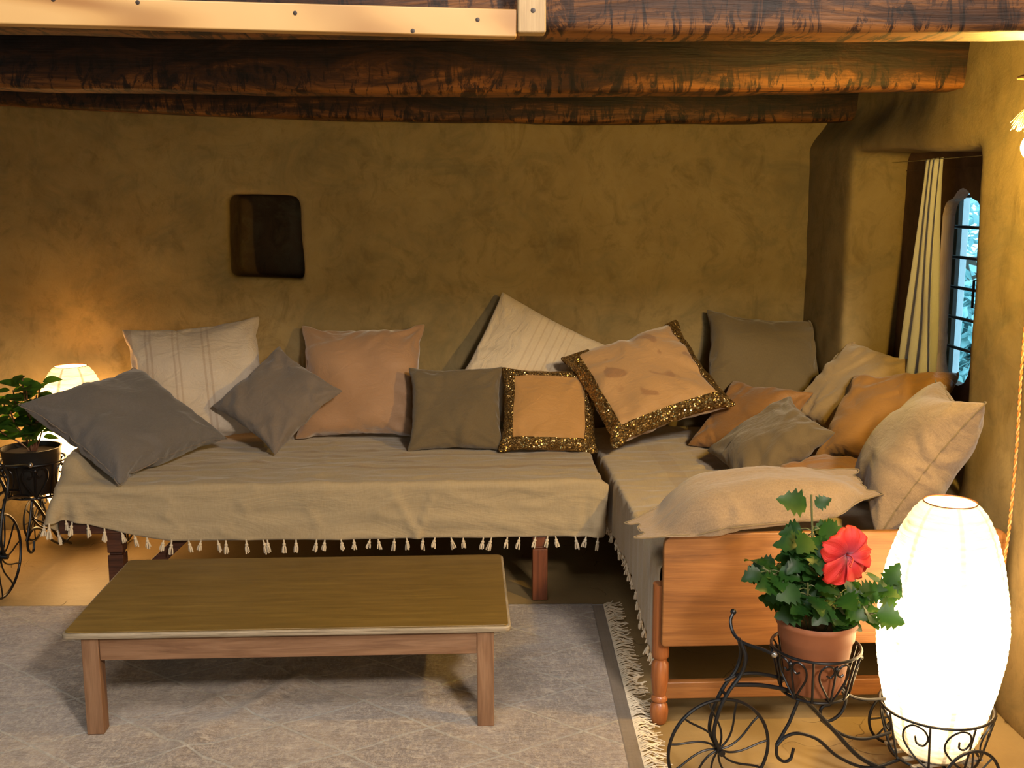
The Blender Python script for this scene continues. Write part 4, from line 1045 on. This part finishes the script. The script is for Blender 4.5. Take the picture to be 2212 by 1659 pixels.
    for y in (-0.165, 0.165):
        mb = MB(); c_, z_, r_ = 0.585, 0.0785, 0.074
        mb.tube([(c_ + r_ * math.cos(2 * PI * i / 24), y, z_ + r_ * math.sin(2 * PI * i / 24)) for i in range(24)], 0.0038, 8, closed=True)
        for i in range(8):
            a = 2 * PI * i / 8; mb.tube([(c_, y, z_), (c_ + r_ * math.cos(a), y, z_ + r_ * math.sin(a))], 0.0024, 6, smooth=False)
        mb.ball((c_, y, z_), 0.007); mb.build('rear_wheel', M_IRON, t)
    return t
TA = Vector((0.58, 2.38, 0)); TANG = math.atan2(2.47 - 2.38, 1.14 - 0.58)
tricycle('black iron tricycle planter before the orange end panel', TA, TANG, 1.0)
def tri_pt(s, off, z): return (TA.x + s * math.cos(TANG) - off * math.sin(TANG), TA.y + s * math.sin(TANG) + off * math.cos(TANG), z)
TB = Vector((-1.665, 3.80, 0)); TBANG = R(86); KB = 1.2
tricycle('black iron tricycle planter cut off by the photo edge beside the back daybed', TB, TBANG, KB)

# ------------------------------------------------------------------ lanterns
def lantern(label, loc, m, k=1.0):
    t = thing('paper_lantern', label, 'lamp', loc, 0.4); t.scale = (k, k, k)
    prof = [(0.080, 0.0), (0.100, 0.045), (0.118, 0.105), (0.136, 0.175), (0.148, 0.250), (0.1515, 0.320), (0.146, 0.400), (0.132, 0.480), (0.110, 0.555), (0.088, 0.600), (0.072, 0.622), (0.060, 0.632)]
    zs = np.linspace(0, 0.632, 240); rr = np.interp(zs, [p[1] for p in prof], [p[0] for p in prof])
    for _ in range(6): rr[1:-1] = (rr[:-2] + rr[1:-1] + rr[2:]) / 3
    rr = rr + 0.0024 * np.abs(np.sin(zs / 0.632 * PI * 38))
    n = 72; vs = []; uv = []
    for z, r_ in zip(zs, rr):
        for i in range(n + 1):
            a = 2 * PI * i / n; q = r_ + 0.001 * math.sin(a * 5 + z * 20); vs.append((q * math.cos(a), q * math.sin(a), z)); uv.append((i / n, z / 0.632))
    fs = [(j * (n + 1) + i, j * (n + 1) + i + 1, (j + 1) * (n + 1) + i + 1, (j + 1) * (n + 1) + i) for j in range(239) for i in range(n)]
    me = bpy.data.meshes.new('lamp_shade'); me.from_pydata(vs, [], fs); me.update(); ul = me.uv_layers.new(name='UVMap')
    for l in me.loops: ul.data[l.index].uv = uv[l.vertex_index]
    link('lamp_shade', me, m, t)
    mb = MB(); mb.tube([(0.061 * math.cos(2 * PI * i / 28), 0.061 * math.sin(2 * PI * i / 28), 0.634) for i in range(28)], 0.0016, 6, closed=True); mb.build('top_ring', M_STEMR, t)
    mb = MB(); mb.lathe([(0.078, -0.004), (0.080, 0.0), (0.079, 0.006), (0.02, 0.008)], 28); mb.build('base', M_PLATFORM, t)
    mb = MB(); mb.tube([(0, 0, 0.008), (0, 0, 0.20)], 0.008, 8, smooth=False); mb.ball((0, 0, 0.245), 0.045, 12); o = mb.build('bulb', M_BULBIN, t); o['label'] = 'lit bulb inside the shade'
    return t
M_BULBIN = simple('lantern_bulb', (1, 0.85, 0.6), 0.4, emit=(1.0, 0.75, 0.42), es=9)
lx, ly, _ = tri_pt(0.592, 0, 0)
lantern('tall barrel-shaped white paper lantern glowing in the tricycle basket, before the end panel', (lx, ly, 0.0755), M_LANT)
q = Matrix.Rotation(TBANG, 3, 'Z') @ Vector((0.592 * KB, 0, 0)); 
lantern('paper lantern glowing behind the charcoal cushion at the left end of the back daybed', (TB.x + q.x, TB.y + q.y, 0.066 * KB + 0.0085), M_LANT2, 1.04)

# ------------------------------------------------------------------ pendant lamp and twisted cord
PD = thing('pendant_lamp', 'lit pendant bulb under a frayed raffia shade, cut off by the right edge', 'lamp', (1.288, 2.44, 1.54))
mb = MB(); mb.ball((0, 0, 0), 0.032, 14); mb.lathe([(0.018, 0.022), (0.016, 0.045)], 14); mb.build('bulb', M_BULB, PD)
mb = MB(); mb.lathe([(0.017, 0.040), (0.018, 0.05), (0.018, 0.085), (0.006, 0.092)], 16); mb.build('socket', M_BLACKP, PD)
mb = MB(); rnd = random.Random(9)
for k in range(260):
    a = rnd.uniform(0, 2 * PI); r1 = rnd.uniform(0.035, 0.058); zt = 0.145 + rnd.uniform(-.003, .003); ze = 0.045 + rnd.uniform(-0.010, 0.012)
    mb.tube([(0.012 * math.cos(a), 0.012 * math.sin(a), zt), (0.024 * math.cos(a), 0.024 * math.sin(a), zt - 0.05), (r1 * math.cos(a + .1), r1 * math.sin(a + .1), ze)], 0.0009, 4)
o = mb.build('raffia_shade', M_RAFFIA, PD); o['kind'] = 'stuff'
mb = MB(); mb.tube([(0, 0, 0.09), (0, 0.0, 0.372)], 0.012, 10, smooth=False); mb.build('raffia_stem', M_RAFFIA, PD)
mb = MB(); mb.lathe([(0.05, 0.150), (0.051, 0.153), (0.046, 0.156), (0.01, 0.158)], 24); mb.build('canopy_plate', M_CORDW, PD)

CD = thing('power_cord', 'twisted orange and cream cord running down the right wall to the lantern', 'cord', (1.452, 2.80, 0))
path = catmull([Vector(p) for p in [(1.462, 2.70, 1.62), (1.458, 2.735, 1.30), (1.452, 2.735, 1.0), (1.450, 2.725, 0.8), (1.447, 2.722, 0.62), (1.438, 2.715, 0.50), (1.41, 2.70, 0.33), (1.36, 2.68, 0.15), (1.29, 2.64, 0.05), (1.20, 2.57, 0.02), (1.165, 2.50, 0.04), (1.160, 2.48, 0.060)]], False, 40)
for ph, m, nm in ((0, M_CORDO, 'orange_strand'), (PI, M_CORDW, 'cream_strand')):
    pts = []; s_ = 0
    for i, p in enumerate(path):
        if i: s_ += (p - path[i - 1]).length
        a = s_ / 0.032 * 2 * PI + ph
        t_ = (path[min(i + 1, len(path) - 1)] - path[max(i - 1, 0)]).normalized(); n1 = t_.cross(Vector((0.3, 1, 0.1))).normalized(); n2 = t_.cross(n1)
        pts.append(p + (n1 * math.cos(a) + n2 * math.sin(a)) * 0.0023 - Vector((1.452, 2.80, 0)))
    mb = MB(); mb.tube(pts, 0.0022, 6, smooth=False); mb.build(nm, m, CD)

# ------------------------------------------------------------------ plants
def leaf_verts(M, L_, W_, lobes, cup, droop):
    """serrated leaf, base at origin, along +x"""
    nn = 10; rows = []
    for i in range(nn + 1):
        t = i / nn; wd = W_ * (math.sin(PI * min(1, t ** 0.72)) ** 0.85) * (1 + (0.22 * (1 if i % 2 else -1) if lobes and 1 < i < nn else 0))
        if t in (0.0, 1.0): wd = 0.0008
        x = L_ * t; z = -droop * t * t * L_
        rows.append([(x - (0.10 * wd if lobes else 0), -wd, z + cup * wd), (x, -wd * 0.5, z + cup * 0.25 * wd), (x, 0, z), (x, wd * 0.5, z + cup * 0.25 * wd), (x - (0.10 * wd if lobes else 0), wd, z + cup * wd)])
    vs = [M @ Vector(p) for r_ in rows for p in r_]
    fs = [(i * 5 + k, i * 5 + k + 1, (i + 1) * 5 + k + 1, (i + 1) * 5 + k) for i in range(nn) for k in range(4)]
    return vs, fs
def orient(pos, d, up=Vector((0, 0, 1)), roll=0):
    x = d.normalized(); y = up.cross(x); y = y.normalized() if y.length > 1e-3 else Vector((0, 1, 0)); z = x.cross(y)
    m = Matrix((x, y, z)).transposed().to_4x4(); return Matrix.Translation(pos) @ m @ Matrix.Rotation(roll, 4, 'X')
def pot(t, m, rt, rb, h, rim=True):
    mb = MB(); pr = [(rb * 0.96, 0), (rb, 0.004), (rb + (rt - rb) * 0.72, h * 0.70)]
    if rim: pr += [(rt * 0.97, h * 0.74), (rt * 0.985, h * 0.88), (rt * 1.04, h * 0.92), (rt * 1.06, h * 0.965), (rt * 1.03, h), (rt * 0.96, h * 0.985), (rt * 0.9, h * 0.9), (rt * 0.86, h * 0.78)]
    else: pr += [(rt, h * 0.98), (rt * 1.03, h), (rt * 0.97, h), (rt * 0.92, h * 0.86)]
    pr += [(0.002, h * (0.78 if rim else 0.86))]
    mb.lathe(pr, 40, capt=False); o = mb.build('pot', m, t)
    zs = h * (0.80 if rim else 0.88); rs_ = rt * 0.86; sb = MB(); n = 22; vs = [(0, 0, zs + 0.008)]
    for q in range(1, 6):
        for i in range(n): a = 2 * PI * i / n; r_ = rs_ * q / 5; vs.append((r_ * math.cos(a), r_ * math.sin(a), zs + 0.006 * noise.noise(Vector((r_ * 60 * math.cos(a), r_ * 60 * math.sin(a), 0))) + 0.004))
    fs = [(0, 1 + i, 1 + (i + 1) % n) for i in range(n)] + [(1 + (q - 1) * n + i, 1 + q * n + i, 1 + q * n + (i + 1) % n, 1 + (q - 1) * n + (i + 1) % n) for q in range(1, 5) for i in range(n)]
    sb.add(vs, fs); sb.build('soil', M_SOIL, t)
    return zs
def hibiscus():
    px, py, _ = tri_pt(0.259, 0, 0)
    t = thing('potted_hibiscus', 'terracotta pot of hibiscus with one red flower on the tricycle planter', 'plant', (px, py, 0.2685))
    zs = pot(t, M_TERRA, 0.092, 0.066, 0.178)
    rnd = random.Random(21); st = MB(); lf = MB()
    def add_leaf(p, d, L_, twig=0.03, roll=0.0):
        q = p + d.normalized() * twig; st.tube([p, p + d.normalized() * twig * .5 + Vector((0, 0, .003)), q], 0.0012, 5)
        dd = (d.normalized() + Vector((0, 0, rnd.uniform(-0.5, 0.25)))).normalized()
        up = Vector((rnd.uniform(-.5, .5), -0.75 + rnd.uniform(-.5, .35), 0.75))
        v, f = leaf_verts(orient(q, dd, up, roll), L_, L_ * 0.46, True, rnd.uniform(0.05, 0.35), rnd.uniform(0.1, 0.5)); lf.add(v, f)
    # branches: (top x, y, z) relative to the pot centre, leaf span
    z0 = zs
    br = [[(0.0, 0, z0), (-0.012, -0.01, z0 + 0.12), (-0.022, -0.01, z0 + 0.22), (-0.028, 0, z0 + 0.335)],
          [(0.0, 0, z0 + 0.08), (-0.018, -0.02, z0 + 0.15), (-0.030, -0.03, z0 + 0.20), (-0.028, -0.02, z0 + 0.265)],
          [(-0.02, -0.01, z0), (-0.05, -0.02, z0 + 0.07), (-0.10, -0.03, z0 + 0.14), (-0.145, -0.03, z0 + 0.17)],
          [(-0.03, 0.01, z0), (-0.06, 0.02, z0 + 0.09), (-0.085, 0.02, z0 + 0.17)],
          [(0.02, 0.0, z0), (0.05, -0.01, z0 + 0.07), (0.10, -0.01, z0 + 0.10), (0.155, 0.0, z0 + 0.105)],
          [(0.01, 0.02, z0), (0.03, 0.05, z0 + 0.10), (0.04, 0.06, z0 + 0.18)],
          [(0.01, -0.02, z0), (0.02, -0.05, z0 + 0.07), (0.03, -0.065, z0 + 0.12)],
          [(-0.02, -0.02, z0), (-0.04, -0.05, z0 + 0.09), (-0.05, -0.07, z0 + 0.145)],
          [(0.04, 0.0, z0), (0.075, -0.03, z0 + 0.05), (0.12, -0.04, z0 + 0.055)]]
    for bi, b in enumerate(br):
        P = catmull([Vector(p) for p in b]); st.tube(P, 0.0026, 6, smooth=False)
        nl = [26, 20, 14, 14, 14, 13, 12, 12, 10][bi]
        for k in range(nl):
            u = 0.34 + 0.64 * k / (nl - 1); p = P[int(u * (len(P) - 1))]; a = k * 2.4 + bi
            if bi == 0 and u > 0.82: continue
            d = Vector((math.cos(a), math.sin(a) * 0.8 - 0.15, 0.15)); add_leaf(p, d, rnd.uniform(0.046, 0.066), rnd.uniform(0.012, 0.032))
    # crown leaves as in the photo: one broad leaf to the left, two small right
    tp = Vector((-0.028, 0, z0 + 0.335))
    for d, L_ in ((Vector((-0.9, -0.2, 0.35)), 0.072), (Vector((0.8, -0.2, 0.45)), 0.040), (Vector((0.95, -0.1, -0.1)), 0.05), (Vector((0.8, 0.1, -0.35)), 0.055)):
        q = tp + Vector((0, 0, -0.03 if L_ != 0.055 and L_ != 0.05 else -0.08)); v, f = leaf_verts(orient(q + d * 0.012, d, Vector((0, -0.9, 0.6))), L_, L_ * 0.42, True, 0.15, 0.25); lf.add(v, f)
    tip = Vector((0.155, 0.0, z0 + 0.105))
    for d in (Vector((0.8, 0, 0.35)), Vector((0.95, -0.2, -0.1)), Vector((0.4, -0.2, -0.9)), Vector((0.5, -0.1, 0.8))):
        v, f = leaf_verts(orient(tip + d * 0.012, d, Vector((0, -0.95, 0.4))), 0.058, 0.022, True, 0.15, 0.3); lf.add(v, f)
    st.build('stem', M_STEM, t)
    lo = lf.build('foliage', M_LEAF, t)
    # flower
    fl_ = MB(); c0 = Vector((0.037, -0.085, z0 + 0.215)); face = Vector((0.18, -0.93, 0.10)).normalized()
    st2 = MB(); st2.tube([(0.03, 0.0, z0 + 0.12), (0.045, -0.02, z0 + 0.16), c0 - face * 0.035], 0.0022, 6); st2.build('stem', M_STEM, t)
    vs = []; uvs = []; fs = []
    ux = face.cross(Vector((0, 0, 1))).normalized(); uz = ux.cross(face).normalized() 
    for k in range(5):
        a0 = R(90 + 72 * k + 8); n0 = len(vs); nu, nv = 12, 12; ln = [0.068, 0.058, 0.064, 0.082, 0.068][k]
        for j in range(nv + 1):
            v = j / nv
            for i in range(nu + 1):
                u = (i / nu - 0.5) * 2
                wd = 0.045 * (v ** 0.75) * (1.0 - 0.55 * max(0, v - 0.72) / 0.28) + 0.002
                rad = ln * v * (1 - 0.14 * u * u * v)
                side = u * wd
                out = 0.030 * (v ** 0.55) * 1.2 - 0.028 * v ** 2.4 + 0.006 * math.sin(u * 7 + k) * v ** 2 + 0.004 * math.sin(u * 17 + k * 2) * v ** 3 + 0.006 * u
                p = (ux * math.cos(a0) + uz * math.sin(a0)) * rad + (ux * -math.sin(a0) + uz * math.cos(a0)) * side + face * (out - 0.014)
                vs.append(c0 + p); uvs.append((i / nu, v))
        fs += [(n0 + j * (nu + 1) + i, n0 + j * (nu + 1) + i + 1, n0 + (j + 1) * (nu + 1) + i + 1, n0 + (j + 1) * (nu + 1) + i) for j in range(nv) for i in range(nu)]
    me = bpy.data.meshes.new('flower'); me.from_pydata([tuple(p) for p in vs], [], fs); me.update(); ul = me.uv_layers.new(name='UVMap')
    for l in me.loops: ul.data[l.index].uv = uvs[l.vertex_index]
    fo = link('flower', me, M_PETAL, t); fo['label'] = 'large red hibiscus flower'
    so = fo.modifiers.new('s', 'SOLIDIFY'); so.thickness = 0.0008
    sm = MB(); e = c0 + face * 0.058 + ux * 0.030 + uz * -0.012; sm.tube([c0 - face * 0.012, c0 + face * 0.03 + ux * 0.008, e], 0.0016, 6)
    for k in range(22):
        b_ = c0 + (e - c0) * rnd.uniform(0.55, 0.98); sm.ball(b_ + Vector((rnd.uniform(-1, 1), rnd.uniform(-1, 1), rnd.uniform(-1, 1))) * 0.004, 0.0012, 4)
    sm.build('stamen', M_STAMEN, fo)
hibiscus()
def left_plant():
    q = Matrix.Rotation(TBANG, 3, 'Z') @ Vector((0.262 * KB, 0, 0))
    t = thing('potted_shrub', 'glossy green shrub in a black pot at the far-left edge', 'plant', (TB.x + q.x, TB.y + q.y, 0.2685 * KB))
    zs = pot(t, M_BLACKP, 0.108, 0.082, 0.175, rim=False)
    rnd = random.Random(33); st = MB(); lf = MB()
    tips = [(-0.05, 0, 0.24), (0.0, -0.03, 0.30), (0.035, 0.0, 0.22), (-0.10, 0.02, 0.20), (0.07, -0.02, 0.14), (-0.04, -0.06, 0.17), (-0.12, -0.03, 0.12), (0.02, -0.05, 0.26), (0.055, -0.01, 0.27)]
    for bi, tp in enumerate(tips):
        P = catmull([Vector((tp[0] * .1 + 0.01, tp[1] * .1, zs)), Vector((tp[0] * 0.35 + .01, tp[1] * .3, zs + tp[2] * 0.3)), Vector((tp[0] * 0.8, tp[1] * .8, zs + tp[2] * 0.7)), Vector((tp[0], tp[1], zs + tp[2]))])
        st.tube(P, 0.0028, 6, smooth=False)
        for k in range(13):
            u = 0.42 + 0.58 * k / 12; p = P[int(u * (len(P) - 1))]; a = k * 2.4 + bi * 1.1
            d = Vector((math.cos(a), math.sin(a) * 0.8, rnd.uniform(-0.1, 0.6))); up = Vector((rnd.uniform(-.4, .4), -0.6, 0.9))
            L_ = rnd.uniform(0.050, 0.082); v, f = leaf_verts(orient(p + d * 0.012, d, up), L_, L_ * 0.30, False, 0.15, 0.25); lf.add(v, f)
    st.build('stem', M_STEMR, t); lf.build('foliage', M_LEAF2, t)
left_plant()
